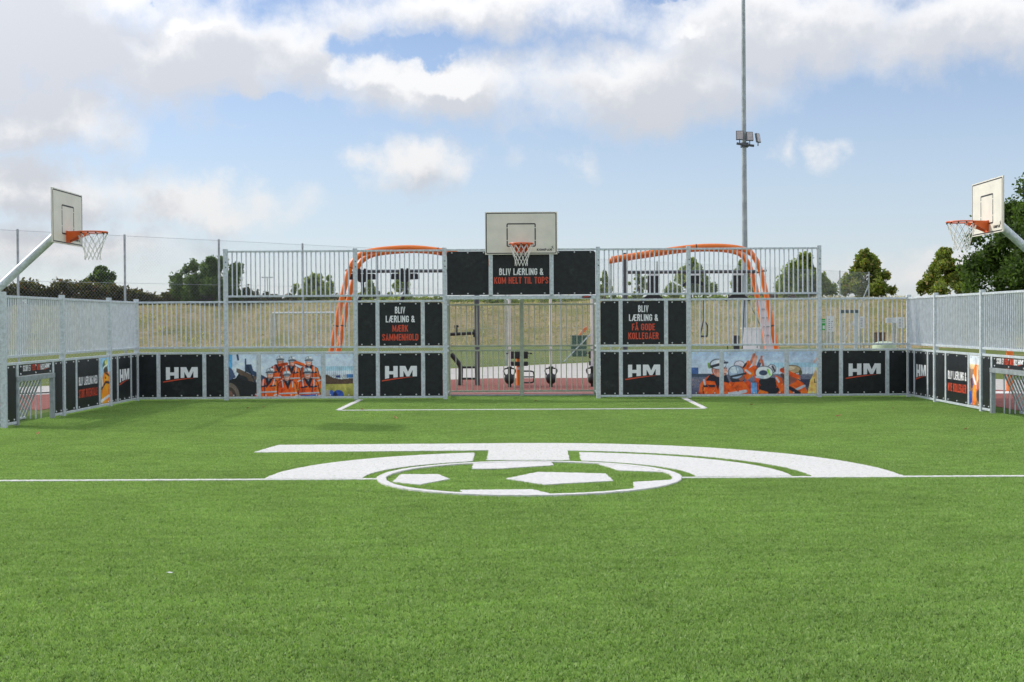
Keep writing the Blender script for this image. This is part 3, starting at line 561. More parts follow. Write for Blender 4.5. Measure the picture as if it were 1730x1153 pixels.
def build_pile():
    coll = bpy.data.collections.new('turf_patches')                # never linked to the scene
    for k in range(5):
        nt, nb = 5400, 4; n = nt * nb; r = np.random.rand
        tx, ty = np.repeat(r(nt) - .5, nb), np.repeat(r(nt) - .5, nb); tl = np.repeat(r(nt) * 6.283, nb); tt = np.repeat(np.random.normal(.46, .17, nt), nb); th = np.repeat(.8 + .4 * r(nt), nb)
        x, y = tx + np.random.normal(0, .005, n), ty + np.random.normal(0, .005, n); h = (0.010 + 0.007 * r(n)) * th; a = r(n) * 6.283; w = 0.0022 + 0.0016 * r(n)
        la = tl + np.random.normal(0, .7, n); l = h * (0.3 + 0.8 * r(n))
        V = np.empty((n, 3, 3))
        V[:, 0] = np.stack([x - np.cos(a) * w, y - np.sin(a) * w, np.zeros(n)], 1); V[:, 1] = np.stack([x + np.cos(a) * w, y + np.sin(a) * w, np.zeros(n)], 1)
        V[:, 2] = np.stack([x + np.cos(la) * l, y + np.sin(la) * l, h], 1)
        me = bpy.data.meshes.new('turf_patch'); me.vertices.add(3 * n); me.loops.add(3 * n); me.polygons.add(n)
        me.vertices.foreach_set('co', V.ravel()); me.loops.foreach_set('vertex_index', np.arange(3 * n)); me.polygons.foreach_set('loop_start', np.arange(0, 3 * n, 3))
        me.update(calc_edges=True); me.materials.append(BLADE)
        t = me.attributes.new('tint', 'FLOAT', 'POINT'); t.data.foreach_set('value', np.repeat(np.clip(tt + np.random.normal(0, .16, n), 0, 1), 3))
        coll.objects.link(bpy.data.objects.new('turf_patch', me))
    pts = [(x + .5, y + .5, 0.016) for x in range(-8, 8) for y in range(3, 29)]
    me = bpy.data.meshes.new('turf_pile'); me.from_pydata(pts, [], []); me.materials.append(BLADE)
    o = link('turf_pile', me); tag(o, 'short green artificial grass pile covering the court', 'artificial grass', kind='stuff')
    g = bpy.data.node_groups.new('turf_scatter', 'GeometryNodeTree'); g.is_modifier = True
    g.interface.new_socket('Geometry', in_out='INPUT', socket_type='NodeSocketGeometry'); g.interface.new_socket('Geometry', in_out='OUTPUT', socket_type='NodeSocketGeometry')
    n, l = g.nodes, g.links
    gi, go = n.new('NodeGroupInput'), n.new('NodeGroupOutput'); ci = n.new('GeometryNodeCollectionInfo'); ci.inputs['Collection'].default_value = coll
    ci.inputs['Separate Children'].default_value = True; ci.inputs['Reset Children'].default_value = True
    ip = n.new('GeometryNodeInstanceOnPoints'); ip.inputs['Pick Instance'].default_value = True
    ri = n.new('FunctionNodeRandomValue'); ri.data_type = 'INT'; ri.inputs[4].default_value = 0; ri.inputs[5].default_value = 4
    rr = n.new('FunctionNodeRandomValue'); rr.data_type = 'INT'; rr.inputs[4].default_value = 0; rr.inputs[5].default_value = 3; rr.inputs['Seed'].default_value = 3
    mu = n.new('ShaderNodeMath'); mu.operation = 'MULTIPLY'; mu.inputs[1].default_value = math.pi / 2; l.new(rr.outputs[2], mu.inputs[0])
    cx = n.new('ShaderNodeCombineXYZ'); l.new(mu.outputs[0], cx.inputs[2])
    l.new(gi.outputs[0], ip.inputs['Points']); l.new(ci.outputs[0], ip.inputs['Instance']); l.new(ri.outputs[2], ip.inputs['Instance Index']); l.new(cx.outputs[0], ip.inputs['Rotation'])
    l.new(ip.outputs[0], go.inputs[0])
    md = o.modifiers.new('scatter', 'NODES'); md.node_group = g
build_pile()
ZM = 0.039
def jag(pts, step=0.03, amp=0.011):       # cut edges of the yarn are never quite straight
    out = []
    for i, p in enumerate(pts):
        q = pts[(i + 1) % len(pts)]; L = math.dist(p, q); n = max(1, int(L / step))
        for k in range(n):
            t = k / n; j = amp if k else 0
            out.append((p[0] + (q[0] - p[0]) * t + random.uniform(-j, j), p[1] + (q[1] - p[1]) * t + random.uniform(-j, j)))
    return out
MLEVEL = [0]
def marking(name, polys, label=None):
    b = MB(); MLEVEL[0] += 1; ZM = 0.029 + .0004 * MLEVEL[0]
    for pts in polys:
        pts = jag(pts); n = len(pts)
        bm = bmesh.new(); f = bm.faces.new([bm.verts.new((x, y, ZM)) for x, y in pts]); bmesh.ops.triangulate(bm, faces=[f]); bm.verts.index_update()
        b.add([v.co[:] for v in bm.verts], [tuple(v.index for v in t.verts) for t in bm.faces], WHITEL); bm.free()
        b.add([(x, y, ZM) for x, y in pts] + [(x, y, .014) for x, y in pts], [(i, (i + 1) % n, (i + 1) % n + n, i + n) for i in range(n)], WHITEL)
    o = b.build(name, WHITEL, turf); o.data.update()
    if label: o['label'] = label
    return o
EC = (0.11, 13.90)
def arc(r, a0, a1, n=40, c=EC): return [(c[0] + r * math.cos(math.radians(a0 + (a1 - a0) * k / n)), c[1] + r * math.sin(math.radians(a0 + (a1 - a0) * k / n))) for k in range(n + 1)]
def band(r0, r1, a0, a1, n=40): return arc(r1, a0, a1, n) + arc(r0, a1, a0, n)
LY = 13.79; LW = 0.05
ang = lambda r, dx: math.degrees(math.acos(dx / r))
marking('halfway_line', [[(-7.8, LY - LW), (EC[0] - 1.50, LY - LW), (EC[0] - 1.50, LY + LW), (-7.8, LY + LW)]])
marking('halfway_line', [[(EC[0] + 1.50, LY - LW), (7.8, LY - LW), (7.8, LY + LW), (EC[0] + 1.50, LY + LW)]])
marking('emblem_bar', [[(-3.22, 16.66), (-3.10, 17.66), (0.1, 17.75)] + [(EC[0] + (x_ - EC[0]) * .976, y_) for x_, y_ in arc(3.84, 89, -1.0, 60)] + arc(2.84, -1.5, ang(2.84, .47), 60) + [(0.57, 15.56), (-0.365, 15.60), (-0.37, 16.78)]], 'white bar bending into a wide arc')
marking('emblem_band', [arc(2.66, 181.2, ang(2.66, -.65)) + [(-0.52, 15.50)] + arc(1.68, ang(1.68, -.65) + 2, 181.5)], 'left inner white arc of the emblem')
marking('emblem_band', [arc(2.64, -1, ang(2.64, .61)) + [(0.70, 15.50)] + arc(1.68, ang(1.68, .59) - 2, -1)], 'right inner white arc of the emblem')
def ball_ring():
    n = 150; b = MB(); z = .0375; ri = [1.44 + random.uniform(-.008, .008) for _ in range(n)]; ro = [1.53 + random.uniform(-.008, .008) for _ in range(n)]
    c = lambda r, k, z_: (EC[0] + r * math.cos(2 * math.pi * k / n), EC[1] + r * math.sin(2 * math.pi * k / n), z_)
    vs = [c(ri[k], k, z) for k in range(n)] + [c(ro[k], k, z) for k in range(n)] + [c(ri[k], k, .014) for k in range(n)] + [c(ro[k], k, .014) for k in range(n)]; fs = []
    for k in range(n):
        j = (k + 1) % n; fs += [(k, n + k, n + j, j), (n + k, 3 * n + k, 3 * n + j, n + j), (j, 2 * n + j, 2 * n + k, k)]
    b.add(vs, fs, WHITEL).build('ball_ring', WHITEL, turf)
ball_ring()
for pts in ([(-1.23, 13.51), (-1.21, 14.17), (-0.83, 14.17), (-0.68, 13.74), (-0.95, 13.27)], [(-0.12, 13.74), (0.2, 14.33), (0.9, 14.15), (0.93, 13.50), (0.26, 13.22)],
            [(-0.50, 15.26), (-0.50, 14.67), (-0.23, 14.65), (0.38, 14.99), (0.36, 15.33), (0.1, 15.38), (-0.2, 15.34)], [(-0.50, 12.58), (-0.53, 12.82), (0.14, 12.84), (0.32, 12.47), (0.0, 12.44)],
            [(0.86, 15.14), (1.06, 14.44), (1.50, 14.26), (1.36, 14.62), (1.12, 14.95)], [(1.09, 12.83), (1.12, 13.37), (1.50, 13.56), (1.46, 13.30), (1.30, 13.02)]):
    marking('ball_patch', [pts])
marking('goal_area_line', [[(-3.27, 24.46), (3.27, 24.46), (3.27, 24.58), (-3.27, 24.58)]])
for s in (-1, 1): marking('goal_area_line', [[(s * 3.27 - .05, 24.6), (s * 3.27 + .05, 24.6), (s * 3.27 + .05, 27.9), (s * 3.27 - .05, 27.9)]])

# ------------------------------------------------------------------ court walls
BAR_ME = {}
def bar_mesh(h, r=0.0138):
    k = (round(h, 3), r)
    if k not in BAR_ME: BAR_ME[k] = MB().tube([(0, 0, 0), (0, 0, h)], r, 8, None).mesh('bar', GALV_GREEN if r == .010 else GALV_BAR, True)
    return BAR_ME[k]
BOLT_ME = MB().lathe([(0.0, 0.010), (0.010, 0.009), (0.016, 0.0), (0.016, -0.004)], 8).mesh('bolt', BOLT, True)
HOLE_ME = MB().lathe([(0.0, 0.002), (0.012, 0.0)], 8).mesh('bolt_hole', HOLE)
POST_ME = {}
def post(parent, x, h, w=0.085, y=0.0):
    k = (h, w)
    if k not in POST_ME:
        me = bevelled(-w / 2, w / 2, -w / 2, w / 2, 0.0, h, 0.006); me.materials.append(GALV); POST_ME[k] = me
    o = link('post', POST_ME[k], parent, (x, y, 0))
    if h > 3:
        for z in (2.83, 2.72): link('bolt_hole', HOLE_ME, o, (0.012, -w / 2 - .0015, z), (math.pi / 2, 0, 0))
    return o
def rail(parent, x0, x1, z, y=0.0, h=0.04, d=0.04, m=None): return bev_obj('rail', m or GALV, parent, x0, x1, y - d / 2, y + d / 2, z, z + h, 0.005)
def bars(parent, x0, x1, z0, z1, pitch=0.0945, y=0.0, r=0.0138):
    n = max(1, round((x1 - x0) / pitch)); p = (x1 - x0) / n; me = bar_mesh(z1 - z0, r)
    for i in range(1, n): link('bar', me, parent, (x0 + p * i, y, z0))
def board(parent, x0, x1, z0, z1, m=BLACKB, chamfer=(0, 0), nb=2, label=None, y=-0.008):
    c0, c1 = chamfer; pts = [(x0, z0), (x1, z0)]
    pts += [(x1, z1 - c1), (x1 - c1, z1)] if c1 else [(x1, z1)]
    pts += [(x0 + c0, z1), (x0, z1 - c0)] if c0 else [(x0, z1)]
    o = MB().prism(pts, y - .006, y + .006, m).build('board', m, parent)
    if label: o['label'] = label
    inset = min(.10, (x1 - x0) * .22)
    for k in range(nb):
        bx = x0 + inset + (x1 - x0 - 2 * inset) * (k / (nb - 1) if nb > 1 else .5)
        for z in (z0 + .028, z1 - .028): link('bolt', BOLT_ME, o, (bx, y - .0095, z), (math.pi / 2, 0, 0))
    return o
def board_row(parent, L, z0, z1, widths, pw=0.0425):
    """three boards between mullions; widths = centre board width. Returns boards and their spans"""
    mw = 0.075; xa, xb = pw + .006, L - pw - .006; c = widths; s = (xb - xa - c - 2 * mw) / 2
    m0, m1 = xa + s, xb - s - mw
    for mx in (m0, m1): bev_obj('mullion', GALV, parent, mx, mx + mw, -.026, .02, z0 - .004, z1 + .004, .004)
    spans = [(xa, m0 - .004), (m0 + mw + .004, m1 - .004), (m1 + mw + .004, xb)]
    return spans
def lower_frame(parent, L, pw=0.0425): rail(parent, pw + .002, L - pw - .002, .05, h=.04); rail(parent, pw + .002, L - pw - .002, .965)
def railing(parent, L, z0, z1, pw=0.0425):
    rail(parent, pw + .002, L - pw - .002, z0); rail(parent, pw + .002, L - pw - .002, z1 - .04); bars(parent, pw, L - pw, z0 + .036, z1 - .036)
LOW0, LOW1, MID0, MID1, UP0, UP1 = .094, .961, 1.075, 2.04, 2.115, 3.065
CB = .035
def black_row(sec, L, z0, z1, c, content):
    sp = board_row(sec, L, z0, z1, c)
    board(sec, *sp[0], z0, z1, chamfer=(CB, 0)); board(sec, *sp[2], z0, z1, chamfer=(0, CB))
    o = board(sec, *sp[1], z0, z1, nb=3); x0, x1 = sp[1]; content(o, (x0 + x1) / 2, z0, z1, x1 - x0)
YF = -0.0165
def c_hm(o, cx, z0, z1, w): o['label'] = 'black board with white letters HM and red swoosh'; hm_logo(o, cx + .01, (z0 + z1) / 2 + .04, .65, YF)
def c_text(lines):
    def f(o, cx, z0, z1, w):
        n = len(lines); o['label'] = 'black board printed with white and red capitals'
        for t, m, wd, zc, h in lines: lettering(o, t, cx, z0 + zc, wd, h, YF, m)
    return f
TEAM, HIGH5, BACK, DIGGER = paint_team(), paint_highfive(), paint_back(), paint_digger()
def photo_row(sec, L, arr):
    sp = board_row(sec, L, LOW0, LOW1, 1.24); xa, xb = sp[0][0], sp[2][1]
    for i, (x0, x1) in enumerate(sp):
        o = board(sec, x0, x1, LOW0, LOW1, m=SIGNW, nb=3 if i == 1 else 2, chamfer=((CB if i == 0 else 0), (CB if i == 2 else 0)), y=-.006); o['label'] = 'board with a part of the printed photograph'
        print_grid(o, arr, (x0 - xa) / (xb - xa), (x1 - xa) / (xb - xa), x0 + .004, x1 - .004, LOW0 + .004, LOW1 - .004, -.0145)
def section(label, x0, x1, y=HY, rz=0.0, tall=False, last=False, owner=True, hs=None):
    s = thing('fence_section', label, 'fence', (x0, y, 0), rz, 'court fence sections'); L = x1 - x0 if not hs else hs
    h = 3.1 if tall else 2.075
    if owner: post(s, 0, h)
    if last: post(s, L, h)
    return s, L
T2 = lambda a, b: c_text([('BLIV', PRINTW, .21, .655, .135), ('LÆRLING &', PRINTW, .585, .475, .135), (a[0], PRINTR, a[1], .285, .135), (b[0], PRINTR, b[1], .105, .135)])
XS = [-7.84, -6.01, -3.37, -1.555, 1.555, 3.39, 6.03, 7.84]
s, L = section('low bar fence with letters HM on black boards, left corner of the end wall', XS[0], XS[1], owner=False); lower_frame(s, L); black_row(s, L, LOW0, LOW1, .86, c_hm); railing(s, L, MID0, MID1)
s, L = section('tall bar fence over a printed photo of six workers in orange jackets', XS[1], XS[2], tall=True); lower_frame(s, L); photo_row(s, L, TEAM); railing(s, L, MID0, MID1); railing(s, L, UP0, UP1)
s, L = section('tall fence with black board reading MÆRK SAMMENHOLD, left of the goal', XS[2], XS[3], tall=True); lower_frame(s, L); black_row(s, L, LOW0, LOW1, .845, c_hm); rail(s, .0445, L - .0445, MID0 - .005); rail(s, .0445, L - .0445, MID1 - .04)
black_row(s, L, MID0 + .04, MID1 - .045, .845, T2(('MÆRK', .315), ('SAMMENHOLD', .735))); railing(s, L, UP0, UP1)
s, L = section('tall fence with black board reading FÅ GODE KOLLEGAER, right of the goal', XS[4], XS[5], tall=True); lower_frame(s, L); black_row(s, L, LOW0, LOW1, .845, c_hm); rail(s, .0445, L - .0445, MID0 - .005); rail(s, .0445, L - .0445, MID1 - .04)
black_row(s, L, MID0 + .04, MID1 - .045, .845, T2(('FÅ GODE', .465), ('KOLLEGAER', .615))); railing(s, L, UP0, UP1)
s, L = section('tall bar fence over a printed photo of workers raising a high five', XS[5], XS[6], tall=True, last=True); lower_frame(s, L); photo_row(s, L, HIGH5); railing(s, L, MID0, MID1); railing(s, L, UP0, UP1)
s, L = section('low bar fence with letters HM on black boards, right corner of the end wall', XS[6], XS[7], owner=False); lower_frame(s, L); black_row(s, L, LOW0, LOW1, .86, c_hm); railing(s, L, MID0, MID1)
# the goal bay
def build_goal():
    g = thing('goal', 'steel goal with barred back under black boards reading KOM HELT TIL TOPS', 'goal', (0, HY, 0))
    x0, x1 = XS[3], XS[4]; post(g, x0, 3.1)
    bev_obj('crossbar', GALV, g, x0 + .045, x1 - .045, -.04, .04, 2.045, 2.12, .006); rail(g, x0 + .045, x1 - .045, 3.03)
    mw = .075; a, b = x0 + .05, x1 - .05; m0, m1 = -.655, .58
    for m in (m0, m1): bev_obj('mullion', GALV, g, m, m + mw, -.026, .02, 2.12, 3.03, .004)
    board(g, a, m0 - .004, 2.135, 3.02, nb=3, chamfer=(CB, 0)); board(g, m1 + mw + .004, b, 2.135, 3.02, nb=3, chamfer=(0, CB))
    o = board(g, m0 + mw + .004, m1 - .004, 2.135, 3.02, nb=3); c = (m0 + mw + m1) / 2
    o['label'] = 'black board reading BLIV LÆRLING & KOM HELT TIL TOPS'
    lettering(o, 'BLIV LÆRLING &', c, 2.535, .89, .135, YF, PRINTW); lettering(o, 'KOM HELT TIL TOPS', c, 2.36, 1.1, .135, YF, PRINTR)
    pl = MB().prism([(1.24 + .07 * math.cos(t) + (.03 if math.cos(t) > 0 else -.03) + .08, 2.083 + .022 * math.sin(t)) for t in np.linspace(0, 6.283, 20, endpoint=False)], -.041, -.047, PRINTK).build('maker_plate', PRINTK, g)
    MB().prism([(1.25, 2.073), (1.39, 2.08), (1.38, 2.094), (1.26, 2.09)], -.0475, -.049, PRINTR).build('plate_mark', PRINTR, pl)
    D = 1.25                                                       # depth of the cage behind the mouth
    for px_, w_ in ((x0 + .01, .06), (x1 - .01, .06), (0.0, .085)): bev_obj('cage_post', GALV_GREEN, g, px_ - w_ / 2, px_ + w_ / 2, D - w_ / 2, D + w_ / 2, .014, 2.06, .005)
    for lo, hi in ((x0 + .045, -.045), (.045, x1 - .045)):
        for z0, z1 in ((.10, 1.0), (1.06, 1.97)):
            rail(g, lo, hi, z0, D, .035, .035, GALV_GREEN); rail(g, lo, hi, z1 - .035, D, .035, .035, GALV_GREEN); bars(g, lo, hi, z0 + .03, z1 - .03, .113, D, .010)
    for sx in (x0, x1):
        for z in (.10, .97, 1.06, 1.94): MB().box(sx - .0175, sx + .0175, .045, D - .035, z, z + .035).build('rail', GALV, g)
        for k in range(1, 10):
            link('bar', bar_mesh(.84, .010), g, (sx, D * k / 10.0 + .02, .132)); link('bar', bar_mesh(.84, .010), g, (sx, D * k / 10.0 + .02, 1.095))
    bev_obj('ground_sill', GALV_DULL, g, x0 + .05, x1 - .05, D - .02, D + .02, .016, .05, .004)
build_goal()
# side walls: facing each wall from inside, local x runs left to right
def side_sections(side):
    rz = math.pi / 2 if side < 0 else -math.pi / 2; X = side * HX; word = 'left' if side < 0 else 'right'
    # distances from the corner along the wall
    def mk(label, d0, d1, owner_post_at):
        y0 = (HY - d1) if side < 0 else (HY - d0)
        s = thing('fence_section', label, 'fence', (X, y0, 0), rz, 'court fence sections'); L = d1 - d0
        for d in owner_post_at: post(s, (d1 - d) if side < 0 else (d - d0), 2.09)
        return s, L
    A, B, C = 1.84, 4.50, 7.16
    s, L = mk('short side fence with letters HM, next to the %s corner' % word, 0.0, A, (0.0, A))
    lower_frame(s, L); black_row(s, L, LOW0, LOW1, .84, c_hm); railing(s, L, MID0, MID1)
    s, L = mk('side fence with black board reading BLIV LÆRLING MED STORT POTENTIALE' if side < 0 else 'right side fence with red and white lettering and a narrow photo strip', A, B, (B,))
    lower_frame(s, L); sp = board_row(s, L, LOW0, LOW1, 1.24)
    board(s, *sp[0], LOW0, LOW1, chamfer=(CB, 0)); o = board(s, *sp[1], LOW0, LOW1, nb=3); cx = sum(sp[1]) / 2; o['label'] = 'black board printed with white and red capitals'
    lettering(o, 'BLIV LÆRLING MED' if side < 0 else 'BLIV LÆRLING &', cx, .50, 1.05, .15, YF, PRINTW); lettering(o, 'STORT POTENTIALE' if side < 0 else 'NYE KOLLEGAER', cx, .28, 1.05, .15, YF, PRINTR)
    o = board(s, *sp[2], LOW0, LOW1, m=SIGNW, y=-.006); o['label'] = 'narrow board printed with a photo of an orange jacket'
    print_grid(o, BACK if side < 0 else DIGGER, 0, 1, sp[2][0] + .004, sp[2][1] - .004, LOW0 + .004, LOW1 - .004, -.0145)
    railing(s, L, MID0, MID1)
    s, L = mk('%s side fence with a small recessed goal under the basketball hoop' % word, B, C, (C,))
    railing(s, L, MID0, MID1); rail(s, .0445, L - .0445, .965)
    g0, g1 = .52, L - .52; gh = .70
    rail(s, .0445, g0 - .05, .05); rail(s, g1 + .05, L - .0445, .05)
    board(s, .05, g0 - .055, LOW0, LOW1, chamfer=(CB, 0)); board(s, g1 + .055, L - .05, LOW0, LOW1, chamfer=(0, CB))
    for x in (g0, g1): bev_obj('goal_post', GALV_DULL, s, x - .04, x + .04, -.035, .035, .016, gh + .0, .005); bev_obj('mullion', GALV, s, x - .037, x + .037, -.026, .02, gh + .082, .963, .004)
    bev_obj('goal_header', GALV_DULL, s, g0 - .05, g1 + .05, -.038, .04, gh + .002, gh + .08, .005)
    o = board(s, g0 + .042, g1 - .042, gh + .088, LOW1, nb=3); cx = L / 2; o['label'] = 'black board above the small goal with one line of capitals'
    z = gh + .088 + .065
    lettering(o, 'SCOR ET', cx - .40, z, .34, .095, YF, PRINTW); lettering(o, 'FEDT JOB', cx + .0, z, .38, .095, YF, PRINTR); lettering(o, 'HOS', cx + .30, z, .16, .095, YF, PRINTW); hm_logo(o, cx + .52, z + .05, .22, YF)
    # recess: sloping barred back and barred cheeks
    yt, yb = .20, .46
    MB().box(g0, g1, yt - .02, yt + .02, gh - .03, gh + .01).build('rail', GALV_BAR, s); MB().box(g0, g1, yb - .02, yb + .02, .02, .055).build('rail', GALV_BAR, s)
    n = 11
    sl = MB().tube([(0, yb, .05), (0, yt, gh - .025)], .017, 8).mesh('bar', GALV_DULL, True)
    for i in range(n + 1): link('bar', sl, s, (g0 + (g1 - g0) * i / n, 0, 0))
    for x in (g0, g1):
        for k in range(1, 4):
            yy = .10 + .09 * k; top = gh - .03 if yy < yt else gh * (yb - yy) / (yb - yt)
            if top > .1: link('bar', bar_mesh(top, .012), s, (x, yy, .016))
side_sections(-1); side_sections(1)

# ------------------------------------------------------------------ basketball hoops
def build_hoop(label, loc, rz, style, zb, bw=1.46, bh=.86):
    """local: board faces -y, board's lower edge centre at the origin of z = loc.z"""
    h = thing('basketball_hoop', label, 'basketball hoop', loc, rz, 'basketball hoops')
    bd = bevelled(-bw / 2, bw / 2, -.012, .012, zb, zb + bh, .004); bd.materials.append(BEIGE); bo = link('backboard', bd, h)
    y = -.0128; i = .018; t = .017
    fr = MB(); x0, x1, z0, z1 = -bw / 2 + i, bw / 2 - i, zb + i, zb + bh - i
    def frame(b, x0, x1, z0, z1, t, y, gaps=()):
        c = .03
        b.prism([(x0 + c, z1), (x0 + c, z1 - t), (x1 - c, z1 - t), (x1 - c, z1)], y, y - .0012, PRINTK)
        b.prism([(x0 + c, z0 + t), (x0 + c, z0), (x1 - c, z0), (x1 - c, z0 + t)], y, y - .0012, PRINTK)
        ys = [z0 + c] + [g for gp in gaps for g in (gp - .008, gp + .008)] + [z1 - c]
        for k in range(0, len(ys), 2):
            b.prism([(x0, ys[k]), (x0 + t, ys[k]), (x0 + t, ys[k + 1]), (x0, ys[k + 1])], y, y - .0012, PRINTK); b.prism([(x1 - t, ys[k]), (x1, ys[k]), (x1, ys[k + 1]), (x1 - t, ys[k + 1])], y, y - .0012, PRINTK)
        for cx, cz, sx, sz in ((x0 + c, z1 - c, -1, 1), (x1 - c, z1 - c, 1, 1), (x0 + c, z0 + c, -1, -1), (x1 - c, z0 + c, 1, -1)):
            o_ = [(cx + sx * c * math.cos(a), cz + sz * c * math.sin(a)) for a in np.linspace(0, math.pi / 2, 6)]; i_ = [(cx + sx * (c - t) * math.cos(a), cz + sz * (c - t) * math.sin(a)) for a in np.linspace(math.pi / 2, 0, 6)]
            b.prism(o_ + i_, y, y - .0012, PRINTK)
    frame(fr, x0, x1, z0, z1, t, y); fr.build('border_line', PRINTK, bo)
    tg = MB(); tz = zb + .155; frame(tg, -.295, .295, tz, tz + .475, .024, y, (tz + .13, tz + .385)); tg.build('target_square', PRINTK, bo)
    lettering(bo, 'KOMPAN', bw / 2 - .265, zb + .072, .30, .045, y - .001, PRINTK)
    st = MB(); sx, sz = bw / 2 - .098, zb + .14
    for a in (80, 20, 150, 230, 300): st.prism([(sx - .005, sz), (sx + .036 * math.cos(math.radians(a)) - .004, sz + .034 * math.sin(math.radians(a))), (sx + .036 * math.cos(math.radians(a)) + .006, sz + .034 * math.sin(math.radians(a)) + .003), (sx + .006, sz + .003)], y - .001, y - .002, PRINTK)
    st.build('maker_mark', PRINTK, bo)
    # ring and its bracket
    zr = zb + .20; R = .235; off = .16; cy = -.012 - off - R
    MB().tube([(R * math.cos(a), cy + R * math.sin(a), zr) for a in np.linspace(0, 2 * math.pi, 36, endpoint=False)], .012, 8, close=True).build('ring', RINGO, h, True)
    bk = MB(); bk.box(-.10, .10, -.022, -.013, zb + .03, zr + .02)
    for s_ in (-1, 1):
        bk.add([(s_ * .095, -.02, zr + .012), (s_ * .075, -.02, zr + .012), (s_ * .075, -.02, zb + .04), (s_ * .095, -.02, zb + .04),
                (s_ * .19, cy + .12, zr + .010), (s_ * .17, cy + .12, zr + .010), (s_ * .17, cy + .12, zr - .035), (s_ * .19, cy + .12, zr - .035)],
               [(0, 1, 2, 3), (4, 7, 6, 5), (0, 4, 5, 1), (2, 6, 7, 3), (1, 5, 6, 2), (0, 3, 7, 4)])
    bk.add([(-.09, -.02, zr + .014), (.09, -.02, zr + .014), (.15, cy + R * .86, zr + .008), (-.15, cy + R * .86, zr + .008), (-.09, -.02, zr + .006), (.09, -.02, zr + .006), (.15, cy + R * .86, zr), (-.15, cy + R * .86, zr)],
           [(0, 1, 2, 3), (7, 6, 5, 4), (0, 4, 5, 1), (1, 5, 6, 2), (2, 6, 7, 3), (3, 7, 4, 0)])
    bk.build('ring_bracket', RINGO, h)
    nn = 12; hk = MB().box(-.009, .009, -.009, .009, -.012, .012).mesh('net_hook', BLACKR)
    for k in range(nn): a = 2 * math.pi * k / nn; link('net_hook', hk, h, (R * math.cos(a), cy + R * math.sin(a), zr - .02))
    net = MB(); rows = [(0.0, R), (.10, .20), (.19, .165), (.27, .138), (.34, .122), (.42, .128)]
    rnd = random.Random(3)
    def npnt(i, k): d, r = rows[i]; a = 2 * math.pi * (k + .5 * (i % 2)) / nn + (rnd.uniform(-.04, .04) if i else 0); return (r * math.cos(a), cy + r * math.sin(a), zr - .02 - d)
    G = [[npnt(i, k) for k in range(nn)] for i in range(len(rows))]
    for i in range(len(rows) - 1):
        for k in range(nn):
            a = G[i][k]
            for q in ((k, k - 1) if i % 2 == 0 else (k, (k + 1) % nn)): net.tube([a, G[i + 1][q]], .0045, 5, cap=False)
    for row in G[1:]:
        for p in row: net.lathe([(0, .009), (.008, 0), (0, -.009)], 5, p)
    net.build('net', NETM, h)
    if style == 'wall':
        for s_ in (-1, 1): bev_obj('support_post', GALV, h, s_ * .617 - .035, s_ * .617 + .035, .0135, .085, 2.13, 3.70, .005)
    else:
        zc = zb + .28
        MB().box(-.22, .22, .0135, .028, zc - .2, zc + .24).build('mounting_plate', GALV_DULL, h)
        path = [(0, .03, zc + .02), (0, .25, zc - .18), (0, 1.0, zc - .86), (0, 1.7, zc - 1.49), (0, 2.0, zc - 1.82), (0, 2.15, zc - 2.2), (0, 2.18, zc - 2.6), (0, 2.18, 0.0)]
        MB().tube(path, .068, 16).build('pole', GALV, h, True)
        MB().lathe([(0, .02), (.15, .02), (.15, 0)], 16, (0, 2.18, 0)).build('base_plate', GALV_DULL, h)
build_hoop('basketball hoop with beige backboard above the goal on the end wall', (0.005, HY - .125, 0), 0, 'wall', 2.945)
build_hoop('basketball hoop with shaded backboard on a leaning pole behind the left fence', (-7.30, 22.2, 0), math.pi / 2, 'pole', 2.875)
build_hoop('basketball hoop with bright backboard on a leaning pole before the big tree', (7.43, 22.0, 0), -math.pi / 2, 'pole', 2.935)

